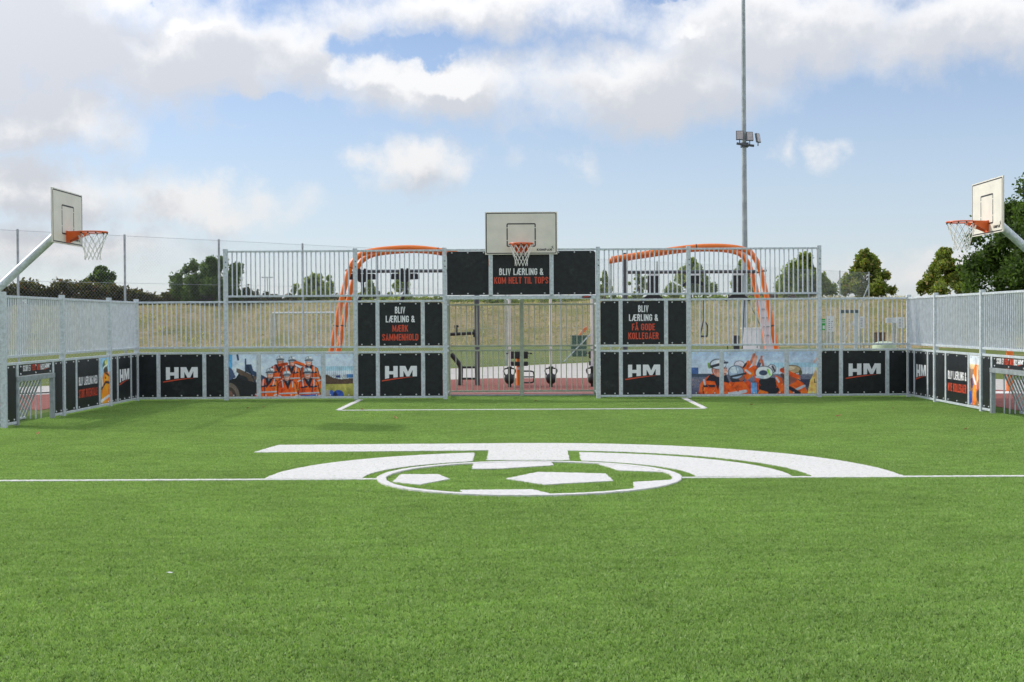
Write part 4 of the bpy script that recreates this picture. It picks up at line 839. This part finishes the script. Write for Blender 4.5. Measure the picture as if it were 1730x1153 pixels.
# ------------------------------------------------------------------ chain link fence behind the court
def build_chain_fence():
    f = thing('chain_link_fence', 'tall chain link fence running diagonally behind the court', 'fence', (0, 0, 0))
    H = 4.0; k0, k1 = -3, 15.4; step = FENCED.length; t = FENCED.normalized()
    me = MB().tube([(0, 0, 0), (0, 0, H + .03)], .032, 10).mesh('post', GALV_DULL, True)
    for k in range(k0, 16):
        p = fence_pt(k); link('post', me, f, (p.x, p.y, 0)); 
    a = fence_pt(k0); Ltot = (15 - k0) * step; b = MB()
    P = lambda u, z: (a.x + t.x * u, a.y + t.y * u, z)
    nx, ny = -t.y, t.x
    def wire(u0, z0, u1, z1, r):
        vs = []
        for u, z in ((u0, z0), (u1, z1)):
            p = P(u, z); vs += [(p[0] + nx * r, p[1] + ny * r, p[2]), (p[0] - nx * r * .5, p[1] - ny * r * .5, p[2] + r * .87), (p[0] - nx * r * .5, p[1] - ny * r * .5, p[2] - r * .87)]
        b.add(vs, [(0, 3, 4, 1), (1, 4, 5, 2), (2, 5, 3, 0)])
    sp = .10; z0, z1 = .04, H; u = -z1
    while u < Ltot:
        for sgn in (1, -1):
            ua, ub = (u, u + z1 - z0) if sgn > 0 else (u + z1 - z0, u)
            za, zb_ = z0, z1
            if sgn > 0:
                if ua < 0: za = z0 - ua; ua = 0
                if ub > Ltot: zb_ = z0 + (Ltot - u); ub = Ltot
            else:
                if ua > Ltot: za = z0 + (ua - Ltot); ua = Ltot
                if ub < 0: zb_ = z1 + ub; ub = 0
            wire(ua, za, ub, zb_, .0022)
        u += sp
    o = b.build('wire_mesh', GALV_DULL, f); o['kind'] = 'stuff'
    for z in (.06, 1.35, 2.7, H - .01):
        p, q = P(0, z), P(Ltot, z); MB().tube([p, q], .004, 5).build('tension_wire', GALV_DULL, f)
    for k, s_ in ((8, -1), (11, 1), (9, -1), (15, -1)):
        p = fence_pt(k); q = fence_pt(k + s_ * .95); MB().tube([(p.x, p.y, 3.4 if k != 8 else 1.9), (q.x, q.y, .05)], .025, 8).build('brace', GALV_DULL, f, True)
build_chain_fence()

# ------------------------------------------------------------------ fitness area
def smooth_path(P, n=6):
    P = [Vector(p) for p in P]; out = []
    for i in range(len(P) - 1):
        p0, p1, p2, p3 = P[max(i - 1, 0)], P[i], P[i + 1], P[min(i + 2, len(P) - 1)]
        for k in range(n):
            t = k / n; out.append(.5 * ((2 * p1) + (-p0 + p2) * t + (2 * p0 - 5 * p1 + 4 * p2 - p3) * t * t + (-p0 + 3 * p1 - 3 * p2 + p3) * t ** 3))
    out.append(P[-1]); return out
RY = 33.7
def build_rig(label, pts, pillar_px, side):
    P = [at(x, y, RY) for x, y in pts]; P[0].z = 0.0; c = P[0].copy()
    r = thing('fitness_rig', label, 'fitness rig', (c.x, RY, 0)); loc = lambda p, dy=0.0: (p.x - c.x, p.y - RY + dy, p.z)
    sm = smooth_path(P)
    for dy in (0.0, 1.3): MB().tube([loc(p, dy) for p in sm], .066, 12).build('arch_tube', ORANGE, r, True)
    pp = at(pillar_px, 560, RY + .65); px = pp.x - c.x
    MB().tube([(px, .65, 0), (px, .65, 3.28)], .065, 12).build('pillar', DARKST, r, True)
    leg = at(pts[3][0], 457, RY + .65); lx = leg.x - c.x; zb = leg.z - .03
    MB().tube([(px, .65, zb), (lx - .15 * side * -1, .65, zb)], .042, 10).build('cross_pipe', DARKST, r, True)
    for dy in (0.0, 1.3): MB().tube([loc(sm[len(sm) // 2], dy), loc(sm[len(sm) // 2 + 1], dy)], .076, 12).build('collar', ORANGE, r, True)
    MB().tube([(lx, 0.0, zb), (lx, 1.3, zb)], .03, 8).build('tie_bar', DARKST, r, True)
    mid = sm[len(sm) * 2 // 3]; MB().tube([loc(mid), loc(mid, 1.3)], .03, 8).build('tie_bar', DARKST, r, True)
    for q in (len(sm) // 6, len(sm) // 3, len(sm) * 3 // 4):
        for dy in (0.0, 1.3): MB().tube([loc(sm[q].lerp(sm[q + 1], .35), dy), loc(sm[q].lerp(sm[q + 1], .5), dy)], .070, 12).build('clamp', BLACKR, r, True)
    return r, c, px, zb
rl, cl, pxl, zl = build_rig('orange arched fitness rig with pull-up grips, left of the goal', [(545, 655), (560, 592), (574, 520), (591, 455), (605, 434), (630, 424), (690, 419), (745, 424), (800, 436), (826, 443)], 806, 1)
rr_, cr, pxr, zr_ = build_rig('orange arched fitness rig with ladder and suspension straps, right of the goal', [(1324, 655), (1312, 592), (1299, 520), (1286, 462), (1275, 436), (1260, 423), (1225, 417), (1170, 418), (1090, 429), (1033, 438)], 1056, -1)
def rig_x(px, c): return at(px, 470, RY + .65).x - c.x
for px in (612, 684):                                             # padded pull-up grips
    x = rig_x(px, cl); g = MB(); g.prism([(x - .36, zl - .10), (x - .30, zl - .06), (x + .30, zl - .06), (x + .36, zl - .10), (x + .36, zl - .2), (x + .12, zl - .21), (x + .07, zl - .27), (x - .07, zl - .27), (x - .12, zl - .21), (x - .36, zl - .2)], .55, .75)
    g.box(x - .10, x - .04, 0.61, .69, zl - .07, zl + .07); g.box(x + .04, x + .10, 0.61, .69, zl - .07, zl + .07)
    g.tube([(x + .0, .65, zl - .25), (x + .02, .65, zl - .5), (x - .18, .65, zl - .9)], .045, 8); g.build('pull_up_grip', BLACKR, rl)
for px, wide in ((1103, True), (1172, False), (1246, True)):
    x = rig_x(px, cr); g = MB()
    g.box(x - .14, x + .14, .58, .72, zr_ - .09, zr_ - .045, BOLT); h_ = .46 if wide else .10
    g.box(x - .13, x + .13, .57, .73, zr_ - .10 - h_, zr_ - .095, BLACKR)
    g.prism([(x - .13, zr_ - .1 - h_), (x + .13, zr_ - .1 - h_), (x + .32, zr_ - .24 - h_), (x + .28, zr_ - .28 - h_), (x + .1, zr_ - .19 - h_), (x - .1, zr_ - .19 - h_), (x - .28, zr_ - .28 - h_), (x - .32, zr_ - .24 - h_)], .59, .71, BLACKR)
    g.build('strap_mount', None, rr_)
def strap(px0, py0, px1, py1, handle):
    a, b = at(px0, py0, RY + .65), at(px1, py1, RY + .65); o = lambda v: (v.x - cr.x, v.y - RY, v.z)
    s_ = MB(); s_.tube([o(a), o(b)], .013, 6)
    if handle:
        q = Vector(o(b)); s_.tube([q, q + Vector((-.10, 0, -.42))], .016, 6); s_.tube([q, q + Vector((.09, 0, -.15)), q + Vector((.08, 0, -.42))], .016, 6); s_.tube([q + Vector((-.10, 0, -.42)), q + Vector((.08, 0, -.42))], .022, 6)
    s_.build('suspension_strap', BLACKR, rr_)
strap(1188, 470, 1189, 540, True); strap(1258, 495, 1254, 590, False); strap(1231, 497, 1229, 600, False)
def ladder():
    a, b = at(1289, 508, RY + .65), at(1311, 640, RY + .65); o = lambda v: Vector((v.x - cr.x, v.y - RY, v.z)); A, B = o(a), o(b)
    w = .13; m = MB().add([A + Vector((-w, 0, 0)), A + Vector((w, 0, 0)), B + Vector((w * 1.25, -.1, 0)), B + Vector((-w * 1.25, -.1, 0)), A + Vector((-w, .03, 0)), A + Vector((w, .03, 0)), B + Vector((w * 1.25, -.07, 0)), B + Vector((-w * 1.25, -.07, 0))],
                          [(0, 1, 2, 3), (7, 6, 5, 4), (0, 4, 5, 1), (1, 5, 6, 2), (2, 6, 7, 3), (3, 7, 4, 0)])
    l = m.build('ladder', POLEW, rr_)
    for k in range(1, 9):
        t = k / 9; p = A.lerp(B, t) + Vector((0, -.1 * t - .006, 0)); ww = w * (1 + .25 * t) * .8; MB().box(p.x - ww, p.x + ww, p.y - .02, p.y - .002, p.z - .012, p.z + .012).build('rung', GALV_DULL, l)
ladder()
def dip_station():
    z = lambda py, Y: at(800, py, Y).z
    Y = RY + .65; X = lambda px: at(px, 600, Y).x - cl.x; Z = lambda py: at(800, py, Y).z
    b = MB(); b.tube([(X(806), .65, Z(563)), (X(761), .65, Z(565))], .04, 8); b.tube([(X(771), .65, Z(564)), (X(771), .65, Z(552))], .035, 8); b.tube([(X(768), .65, Z(552)), (X(775), .65, Z(551))], .03, 8); b.tube([(X(802), .65, Z(570)), (X(802), .65, Z(557))], .035, 8); b.build('push_arm', BLACKR, rl, True)
    b = MB(); b.tube(smooth_path([(X(762), .65, Z(598)), (X(770), .65, Z(608)), (X(777), .65, Z(618)), (X(778), .65, Z(630)), (X(777), .65, 0.01)], 4), .058, 10); b.build('support_leg', BLACKR, rl, True)
    for py in (621, 640): MB().tube([(X(778), .65, Z(py)), (X(806), .65, Z(py))], .026, 8).build('step_bar', BLACKR, rl, True)
dip_station()
def kettlebell(px, which):
    p = at(px, 655, 33.3); p.z = 0
    k = thing('kettlebell_station', 'black kettlebell on a tall white guide pole, %s' % which, 'fitness station', p, 0, 'kettlebell stations behind the goal')
    MB().tube([(0, .12, 0), (0, .12, 2.32)], .032, 10).build('guide_pole', POLEW, k, True)
    MB().box(-.04, .04, -.04, .09, 0, .46).build('stand', BLACKR, k)
    kb = MB(); kb.lathe([(0, -.13), (.07, -.12), (.11, -.07), (.13, 0), (.115, .06), (.08, .10), (.05, .12), (0, .125)], 16, (0, -.02, .21)); kbo = kb.build('kettlebell', BLACKR, k, True)
    MB().tube(smooth_path([(-.085, -.02, .27), (-.14, -.02, .38), (-.12, -.02, .445), (0, -.02, .465), (.12, -.02, .445), (.14, -.02, .38), (.085, -.02, .27)], 4), .017, 8).build('handle', BLACKR, kbo, True)
    MB().box(-.055, .055, -.05, .1, .455, .50).build('cap', BLACKR, k)
kettlebell(861, 'left of the goal middle post'); kettlebell(931, 'right of the goal middle post'); kettlebell(1001, 'by the right goal post')
def press(px, label):
    p = at(px, 652, 34.2); p.z = 0; t = thing('seated_press_machine', label, 'fitness machine', p, 0, 'seated machines behind the goal')
    MB().tube([(0, 0, 0), (0, 0, .82)], .052, 12).build('post', ORANGE, t, True)
    for z in (.72, .55): bev_obj('pad', BLACKR, t, -.22, .24, -.12, -.06, z - (.05 if z > .6 else .06), z + (.13 if z > .6 else .05), .02)
    MB().tube([(-.30, -.05, .80), (.34, -.05, .80)], .018, 8).build('grip_bar', BLACKR, t, True)
    loop = smooth_path([(.05, -.1, .36), (.32, -.1, .36), (.38, -.1, .30), (.38, -.1, .14), (.32, -.1, .08), (.05, -.1, .08)], 4); MB().tube(loop, .018, 8).build('foot_loop', BLACKR, t, True)
    MB().tube([(.05, -.1, .22), (.38, -.1, .22)], .016, 8).build('foot_bar', BLACKR, t, True); MB().box(-.03, .03, -.06, .06, .40, .46).build('bracket', POLEW, t)
press(876, 'orange post machine with black pads behind the goal middle post'); press(1010, 'orange post machine with black pads half hidden by the right goal post')
# post seen through the right small goal
def side_post():
    p = at(1706, 666, 30.2); p.z = 0; t = thing('balance_post', 'orange post standing beyond the right small goal', 'fitness post', p)
    MB().tube([(0, 0, 0), (0, 0, .95)], .075, 12).build('post', ORANGE, t, True); MB().tube([(-.35, 0, .93), (.35, 0, .93)], .03, 8).build('grip', BLACKR, t, True)
side_post()

# ------------------------------------------------------------------ floodlight mast
def build_mast():
    p = at(1259, 610, 50); p.z = 0
    t = thing('floodlight_mast', 'tall galvanised mast with three floodlights behind the court', 'floodlight', p)
    MB().tube([(0, 0, 0), (0, 0, 4), (-.02, 0, 9), (-.03, 0, 16.5)], [.105, .10, .082, .058], 16).build('mast', MAST, t, True)
    MB().lathe([(0, .03), (.24, .03), (.24, 0)], 16).build('base_plate', GALV_DULL, t)
    z = at(1259, 246, 50).z; br = MB(); br.tube([(-.30, -.1, z + .06), (.02, -.16, z + .0), (.32, -.1, z - .03)], .045, 8); br.tube([(-.12, 0, z + .02), (0, -.16, z)], .04, 6); br.box(-.13, .13, -.13, .13, z - .07, z + .09); br.build('bracket', DARKST, t)
    for dx, dz, tilt, yaw, w in ((-.20, .34, 55, -4, .30), (.16, .30, 52, 14, .29), (.46, .24, 52, 52, .30)):
        fl = thing('floodlight_head', None, None, (dx, -.18, z + dz)); fl.parent = t
        fl.rotation_euler = (math.radians(tilt - 62), 0, math.radians(yaw)); fl.scale = (.88, .88, .88)
        bev = bevelled(-w / 2, w / 2, -.03, .05, -.19, .19, .012); bev.materials.append(DARKST); link('housing', bev, fl)
        MB().box(-w / 2 + .025, w / 2 - .025, -.034, -.0305, -.165, .165).build('lens', LAMPG, fl); MB().tube([(0, .03, -.17), (0, .06, -.32)], .022, 6).build('stem', DARKST, fl)
build_mast()
def cabinet():
    p = at(1269, 615, 49); p.z = 0; c = thing('electrical_cabinet', 'pale grey electrical cabinet at the foot of the floodlight mast', 'cabinet', p)
    bev_obj('body', POLEW, c, -.30, .28, -.2, .2, 0, 1.28, .01); bev_obj('side_panel', CONC, c, .285, .62, -.15, .25, 0, 1.26, .01); bev_obj('roof', POLEW, c, -.33, .31, -.23, .23, 1.281, 1.32, .008); d = MB().box(-.27, .25, -.206, -.2005, .1, 1.2).build('door', POLEW, c); MB().box(.17, .19, -.22, -.2065, .6, .75).build('handle', BLACKR, d)
    bev_obj('meter_box', BLACKR, c, -.62, -.42, -.08, .08, .35, 1.05, .01)
cabinet()

# ------------------------------------------------------------------ things beyond the fence
def fence_sign(px0, px1, py0, py1, m, label, Y, green=False):
    a, b = at(px0, py1, Y), at(px1, py0, Y); s_ = thing('fence_sign', label, 'sign', (a.x, Y, 0), 0, 'signs on the far fence'); w, z0, z1 = b.x - a.x, a.z, b.z
    MB().box(0, w, -.01, .01, z0, z1).build('panel', m, s_); rn = random.Random(int(px0)); ln = MB(); n = 6
    if green:
        ln.box(w * .15, w * .85, -.013, -.0105, z0 + (z1 - z0) * .78, z0 + (z1 - z0) * .84); ln.box(w * .15, w * .85, -.013, -.0105, z0 + (z1 - z0) * .62, z0 + (z1 - z0) * .68); ln.box(w * .3, w * .7, -.013, -.0105, z0 + (z1 - z0) * .1, z0 + (z1 - z0) * .4); ln.build('symbol', SIGNW, s_)
    else:
        for k in range(n): zz = z0 + (z1 - z0) * (.12 + .78 * k / n); ln.box(w * .15, w * rn.uniform(.5, .85), -.013, -.0105, zz, zz + (z1 - z0) * .035)
        ln.build('print', DARKST, s_)
    for q in (.2, .8): MB().box(w * q - .02, w * q + .02, .011, .05, 0, z1 - .02).build('stake', GALV_DULL, s_)
fence_sign(1387, 1396, 539, 558, SIGNG, 'green sign beyond the fence beside the tall end post', 58, True)
fence_sign(1398, 1409, 534, 561, SIGNW, 'tall white notice next to the green sign', 58.4)
fence_sign(1452, 1461, 535, 555, SIGNW, 'narrow white notice beside the grey gate frame', 62)
fence_sign(1496, 1515, 537, 546, SIGNW, 'wide low white sign left of the last fence post', 66)
fence_sign(1517, 1528, 536, 555, SIGNW, 'upright white sign nearest the fence corner post', 66.3)
def gate_frame():
    a, b = at(1421, 600, 60), at(1446, 600, 60); w = b.x - a.x; top = at(1421, 524, 60).z; t = thing('gate_frame', 'grey steel gate frame with dark lintel beyond the right corner', 'gate', (a.x, 60, 0))
    bev_obj('post', GALV, t, -.05, .05, -.05, .05, 0, top - .14, .005); bev_obj('post', GALV, t, w - .07, w + .07, -.05, .05, 0, top - .14, .005); bev_obj('lintel', mat('dark_green_grey_paint', (.09, .12, .12), .5), t, -.08, w + .1, -.06, .06, top - .14, top, .01)
gate_frame()
def crate():
    a = at(1494, 592, 68); z0, z1 = 0, at(1494, 562, 68).z; t = thing('wooden_crate', 'brown slatted wooden box at the foot of the dry bank', 'box', (a.x, 69, 0))
    w = .26
    bev_obj('frame', EDGE, t, -w + .01, w - .01, -.24, .25, 0, z1 - .03, .01)
    for k in range(4): bev_obj('slat', WOODB, t, -w + k * w * .5 + .012, -w + (k + 1) * w * .5 - .012, -.27, -.242, .02, z1 - .05, .004)
    bev_obj('lid', WOODB, t, -w - .03, w + .03, -.3, .27, z1 - .028, z1, .005)
crate()
def cover():
    a = at(1494, 592, 56); t = thing('planter_cover', 'low pale green domed cover behind the right corner', 'cover', (a.x, 56, 0))
    z = at(1494, 577, 56).z; MB().lathe([(0, z), (.25, z - .01), (.42, z - .08), (.48, z - .2), (.50, .0)], 20).build('dome', PALEG, t, True); MB().lathe([(.49, .22), (.52, .2), (.52, .14), (.49, .12)], 20).build('rim', PALEG, t, True)
cover()
def bin_():
    p = at(978, 592, 62); p.z = 0; t = thing('waste_bin', 'dark green bin with orange flap beyond the fence right of centre', 'bin', p)
    z1 = at(978, 569, 62).z; b = bevelled(-.36, .34, -.3, .3, 0, z1, .03); b.materials.append(GREENP); link('body', b, t)
    bev_obj('lid', GREENP, t, -.38, .36, -.32, .32, z1 + .002, z1 + .06, .02)
    MB().prism([(-.02, z1 + .07), (.12, z1 + .07), (.38, z1 + .32), (.36, z1 + .46), (.18, z1 + .36)], -.3, .1).build('flap', ORANGE, t)
bin_()
def far_goal():
    a, b = at(461, 600, 66), at(566, 600, 66); z = at(512, 529, 66).z; t = thing('football_goal', 'white football goal on the lawn before the dry bank', 'football goal', (a.x, 66, 0)); w = b.x - a.x
    MB().tube([(0, 0, z), (w, 0, z)], .05, 10).build('crossbar', POLEW, t, True)
    for x in (0, w): MB().tube([(x, 0, 0), (x, 0, z - .05)], .022, 10).build('goal_post', GALV_DULL, t, True); MB().tube([(x, 0, z - .03), (x, .9, z - .1), (x, 1.6, .03)], .02, 8).build('net_stay', GALV_DULL, t, True)
    MB().tube([(0, 1.6, .03), (w, 1.6, .03)], .02, 8).build('ground_bar', GALV_DULL, t, True)
far_goal()
def low_building():
    a, b = at(1278, 512, 130), at(1372, 512, 130); z1 = at(1300, 496, 130).z; t = thing('low_building', 'low dark red building showing over the dry bank on the right', 'building', (a.x, 130, 2.5)); w = b.x - a.x; h = z1 - 2.5
    MB().box(0, w, 0, 6, -2.4, h - .15).build('wall', BRICKR, t); MB().box(-.3, w + .3, -.4, 6.3, h - .148, h).build('roof', mat('dark_roof', (.10, .05, .05), .8), t)
    for k in range(4): MB().box(w * (.1 + .22 * k), w * (.1 + .22 * k) + .7, -.02, -.002, h - .8, h - .35).build('window', GLASSD, t)
low_building()
def light_pole(px, py, Y):
    p = at(px, 505, Y); zt = at(px, py, Y).z; p.z = 2.8; t = thing('street_lamp', 'thin pale lamp post on the bank far left of the orange rig', 'street lamp', p)
    MB().tube([(0, 0, 0), (0, 0, zt - 2.8)], [.06, .045], 8).build('post', GALV, t, True); MB().box(-.5, .5, -.1, .1, zt - 2.8, zt - 2.7).build('lamp_head', GALV, t)
light_pole(452, 470, 120)

# ------------------------------------------------------------------ trees and hedge
def leaves(centres, radii, n, size, squash=.8, seed=0, up=0.0):
    rg = np.random.default_rng(seed); C = np.array(centres); R = np.array(radii)
    w = R ** 2; idx = rg.choice(len(C), n, p=w / w.sum())
    d = rg.normal(size=(n, 3)); d /= np.linalg.norm(d, axis=1)[:, None]
    rad = rg.random(n) ** .45 * R[idx] * (1 + .25 * rg.normal(size=n).clip(-1, 1.4))
    P = C[idx] + d * rad[:, None] * np.array([1, 1, squash])
    a = rg.normal(size=(n, 3)); a /= np.linalg.norm(a, axis=1)[:, None]; b = np.cross(a, rg.normal(size=(n, 3))); b /= np.linalg.norm(b, axis=1)[:, None]
    s = size * (.6 + .8 * rg.random(n))[:, None]
    V = np.stack([P - a * s, P + b * s * .55, P + a * s, P - b * s * .55], 1)
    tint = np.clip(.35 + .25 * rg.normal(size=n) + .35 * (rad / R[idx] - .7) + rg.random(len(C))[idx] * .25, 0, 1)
    return V, tint
def leaf_object(name, V, tint, m, parent):
    n = len(V); me = bpy.data.meshes.new(name); me.vertices.add(4 * n); me.loops.add(4 * n); me.polygons.add(n)
    me.vertices.foreach_set('co', V.ravel()); me.loops.foreach_set('vertex_index', np.arange(4 * n)); me.polygons.foreach_set('loop_start', np.arange(0, 4 * n, 4)); me.update(calc_edges=True); me.materials.append(m)
    t = me.attributes.new('tint', 'FLOAT', 'POINT'); t.data.foreach_set('value', np.repeat(tint, 4)); return link(name, me, parent)
def tree(label, px0, px1, pytop, pybase, Y, base_z, m, n=5000, size=.17, seed=1, shape='round', nclump=34, group='trees behind the bank'):
    a, b = at(px0, pybase, Y), at(px1, pybase, Y); cx = (a.x + b.x) / 2; hw = (b.x - a.x) / 2; ztop = at((px0 + px1) / 2, pytop, Y).z; zlow = max(a.z, base_z + .3)
    t = thing('tree', label, 'tree', (cx, Y, base_z), 0, group); rg = random.Random(seed); H = ztop - base_z; zl = zlow - base_z
    cs, rs = [], []
    for k in range(nclump):
        f = rg.random(); z = zl + (H - zl) * f
        prof = {'round': math.sqrt(max(.02, 1 - (2 * f - .85) ** 2 * .8)), 'cone': (1.04 - f) ** .9 * 1.05, 'spike': (1.02 - f) ** .6}[shape]
        rr = hw * prof * math.sqrt(rg.random()); an = rg.random() * 6.283
        cs.append((rr * math.cos(an), rr * math.sin(an), min(z, H - .12 * hw))); rs.append(hw * rg.uniform(.13, .28) * (1 - .5 * f))
    for k in range(max(6, nclump // 3)):                            # upright shoots along the outline
        an = rg.random() * 6.283; f = rg.uniform(.7, 1.0); rr = hw * rg.uniform(0, .7) * (1.15 - f)
        for q in range(3): cs.append((rr * math.cos(an), rr * math.sin(an), H * f - q * .12 * hw)); rs.append(hw * (.06 + .03 * q))
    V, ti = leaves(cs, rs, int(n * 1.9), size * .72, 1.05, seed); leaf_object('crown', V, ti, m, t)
    MB().tube([(0, 0, -.4), (0.02 * hw, 0, H * .3), (-.02 * hw, .03, H * .6), (0, 0, H * .92)], [.05 * H * .5, .04 * H * .5, .022 * H * .5, .006], 8).build('trunk', BARK, t, True)
    for k in range(10):
        c = Vector(cs[k]); s0 = Vector((0, 0, min(c.z * .7, H * .6))); MB().tube([s0, s0.lerp(c, .5) + Vector((0, 0, -.05 * hw)), c], [.012 * H, .008 * H, .004 * H], 5, cap=False).build('limb', BARK, t, True)
tree('dark bushy conifer rising over the hedge at the far left', 130, 210, 450, 505, 104, 3.0, LEAF_DARK, 6500, .16, 11, 'spike', 46)
tree('large dark green tree behind the left corner of the court', 296, 420, 434, 512, 100, 3.0, LEAF_DARK, 9000, .17, 12, 'round', 60)
tree('olive green tree left of the orange rig arch', 494, 570, 463, 512, 100, 3.0, LEAF_OLIVE, 5500, .15, 13, 'round', 44)
tree('small olive tree between the arch leg and the first grip', 603, 648, 474, 514, 100, 3.0, LEAF_OLIVE, 3600, .14, 14, 'cone', 30)
tree('olive tree under the second pull-up grip', 655, 710, 458, 514, 100, 3.0, LEAF_OLIVE, 4300, .14, 15, 'cone', 34)
tree('narrow tree beside the right goal post', 1002, 1042, 458, 512, 98, 3.0, LEAF_OLIVE, 3200, .14, 16, 'cone', 26)
tree('small round tree between the pillar and the first strap mount', 1062, 1096, 462, 512, 98, 3.0, LEAF_OLIVE, 3200, .14, 17, 'round', 26)
tree('spreading olive tree behind the middle strap mount', 1122, 1212, 436, 512, 96, 3.0, LEAF_OLIVE, 6500, .15, 18, 'cone', 46)
tree('olive tree behind the floodlight mast', 1225, 1285, 440, 512, 96, 3.0, LEAF_OLIVE, 4300, .14, 19, 'cone', 34)
tree('olive tree behind the tall fence post on the right', 1306, 1410, 428, 512, 92, 3.0, LEAF_OLIVE, 9500, .15, 20, 'cone', 70)
tree('rust tipped tree between the tall fence and the fence corner post', 1414, 1510, 422, 508, 90, 3.0, LEAF_RUST, 9500, .15, 21, 'cone', 70)
tree('rust tipped tree behind the right basketball net', 1548, 1645, 420, 505, 88, 3.0, LEAF_RUST, 9500, .15, 22, 'cone', 70)
def big_tree():
    Y = 46; t0 = at(1772, 600, Y); t = thing('tree', 'big dark leafy tree at the right edge behind the hoop', 'tree', (t0.x, Y, 0)); rg = random.Random(5); cs, rs = [], []
    for k in range(230):
        f = rg.random(); z = 1.4 + 4.7 * f; prof = math.sqrt(max(.05, 1 - (2 * f - .75) ** 2)); an = rg.random() * 6.283; rr = 2.75 * prof * math.sqrt(rg.random()); cs.append((rr * math.cos(an), rr * math.sin(an), z)); rs.append(rg.uniform(.22, .55))
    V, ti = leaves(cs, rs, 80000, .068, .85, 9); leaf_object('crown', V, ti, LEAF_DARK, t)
    MB().tube([(0, 0, -.2), (.05, 0, 2), (-.05, .1, 4.5), (0, 0, 7.6)], [.26, .2, .12, .03], 10).build('trunk', BARK, t, True)
    for k in range(26):
        c = Vector(cs[k]); s0 = Vector((0, 0, max(1.4, c.z * .62))); MB().tube([s0, s0.lerp(c, .5) + Vector((0, 0, .15)), c], [.075, .045, .018], 6, cap=False).build('limb', BARK, t, True)
big_tree()
def hedge(label, pts, Y, base_z, n, seed, m, group=None):
    t = thing('hedge', label, 'hedge', (at((pts[0][0] + pts[-1][0]) / 2, 505, Y).x, Y, base_z)); ox = t.location.x; rg = random.Random(seed); cs, rs = [], []
    for i in range(len(pts) - 1):
        (xa, ya), (xb, yb) = pts[i], pts[i + 1]; m_ = max(2, int((xb - xa) / 7))
        for k in range(m_):
            f = (k + rg.random()) / m_; p = at(xa + (xb - xa) * f, ya + (yb - ya) * f, Y); h = p.z - base_z
            for q in range(3): cs.append((p.x - ox + rg.uniform(-.3, .3), rg.uniform(-.8, .8), max(.25, h - .28 - h * .33 * q + rg.uniform(-.15, .12)))); rs.append(rg.uniform(.34, .6) * min(1.2, .5 + h * .3))
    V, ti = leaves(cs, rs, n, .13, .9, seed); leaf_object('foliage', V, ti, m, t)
    st = MB()
    for k in range(0, len(cs), 6): st.tube([(cs[k][0], cs[k][1], -.3), (cs[k][0], cs[k][1], cs[k][2])], .03, 5, cap=False)
    st.build('stems', BARK, t)
hedge('long dark hedge with brownish tips on top of the bank at the left', [(-90, 484), (0, 480), (30, 484), (50, 472), (75, 487), (100, 476), (130, 478), (160, 482), (205, 486), (240, 492), (270, 493), (300, 488), (345, 494), (420, 490), (470, 498), (560, 497), (600, 501)], 101, 2.85, 26000, 31, LEAF_HEDGE)
hedge('low olive shrubs along the bank top behind the goal', [(600, 502), (700, 500), (757, 503), (830, 508), (900, 510), (960, 504), (1010, 503), (1100, 500), (1200, 499), (1290, 502)], 99, 2.75, 12000, 32, LEAF_OLIVE)

# ------------------------------------------------------------------ fallen leaves on the turf
LEAFD = mat('dry_leaf', (0.33, 0.15, 0.05), 0.7, 0, 0.3, 20); PAPER = mat('paper_scrap', (0.75, 0.74, 0.72), 0.8)
for k, (px, py, wh) in enumerate([(419, 690, 'below the team photo board, left of two'), (446, 688, 'below the team photo board, right of two'), (612, 692, 'beside the left corner of the goal area line'), (668, 706, 'before the goal area line, left half'), (1270, 684, 'below the high five photo board'),
                                  (1416, 703, 'out on the turf before the right corner boards'), (1508, 690, 'near the right court corner'), (1632, 725, 'before the right side fence'), (64, 733, 'before the left small goal'), (905, 677, 'in front of the goal mouth')]):
    d = ray(px, py); p = CAM + d * ((.045 - CAM.z) / d.z); q = .035 + .02 * random.random()
    b = MB().add([(-q, 0, .0), (-q * .3, q * .55, .012), (q * .5, q * .45, .006), (q * 1.2, 0, .016), (q * .5, -q * .45, .004), (-q * .3, -q * .55, .014), (0, 0, -.004)], [(6, 0, 1), (6, 1, 2), (6, 2, 3), (6, 3, 4), (6, 4, 5), (6, 5, 0)], LEAFD)
    o = b.build('fallen_leaf', LEAFD, None, True, p); o.rotation_euler = (random.uniform(-.3, .3), random.uniform(-.3, .3), random.random() * 6); tag(o, 'small dry brown leaf ' + wh, 'leaf', 'fallen leaves on the turf')
d = ray(286, 968); p = CAM + d * ((.047 - CAM.z) / d.z)
tag(MB().add([(-.022, 0, 0), (0, .006, .006), (.022, .001, .002), (.020, -.01, .001), (-.02, -.008, .004)], [(0, 4, 3, 2, 1)], PAPER).build('paper_scrap', PAPER, None, False, p), 'tiny white paper scrap on the near left turf', 'litter')
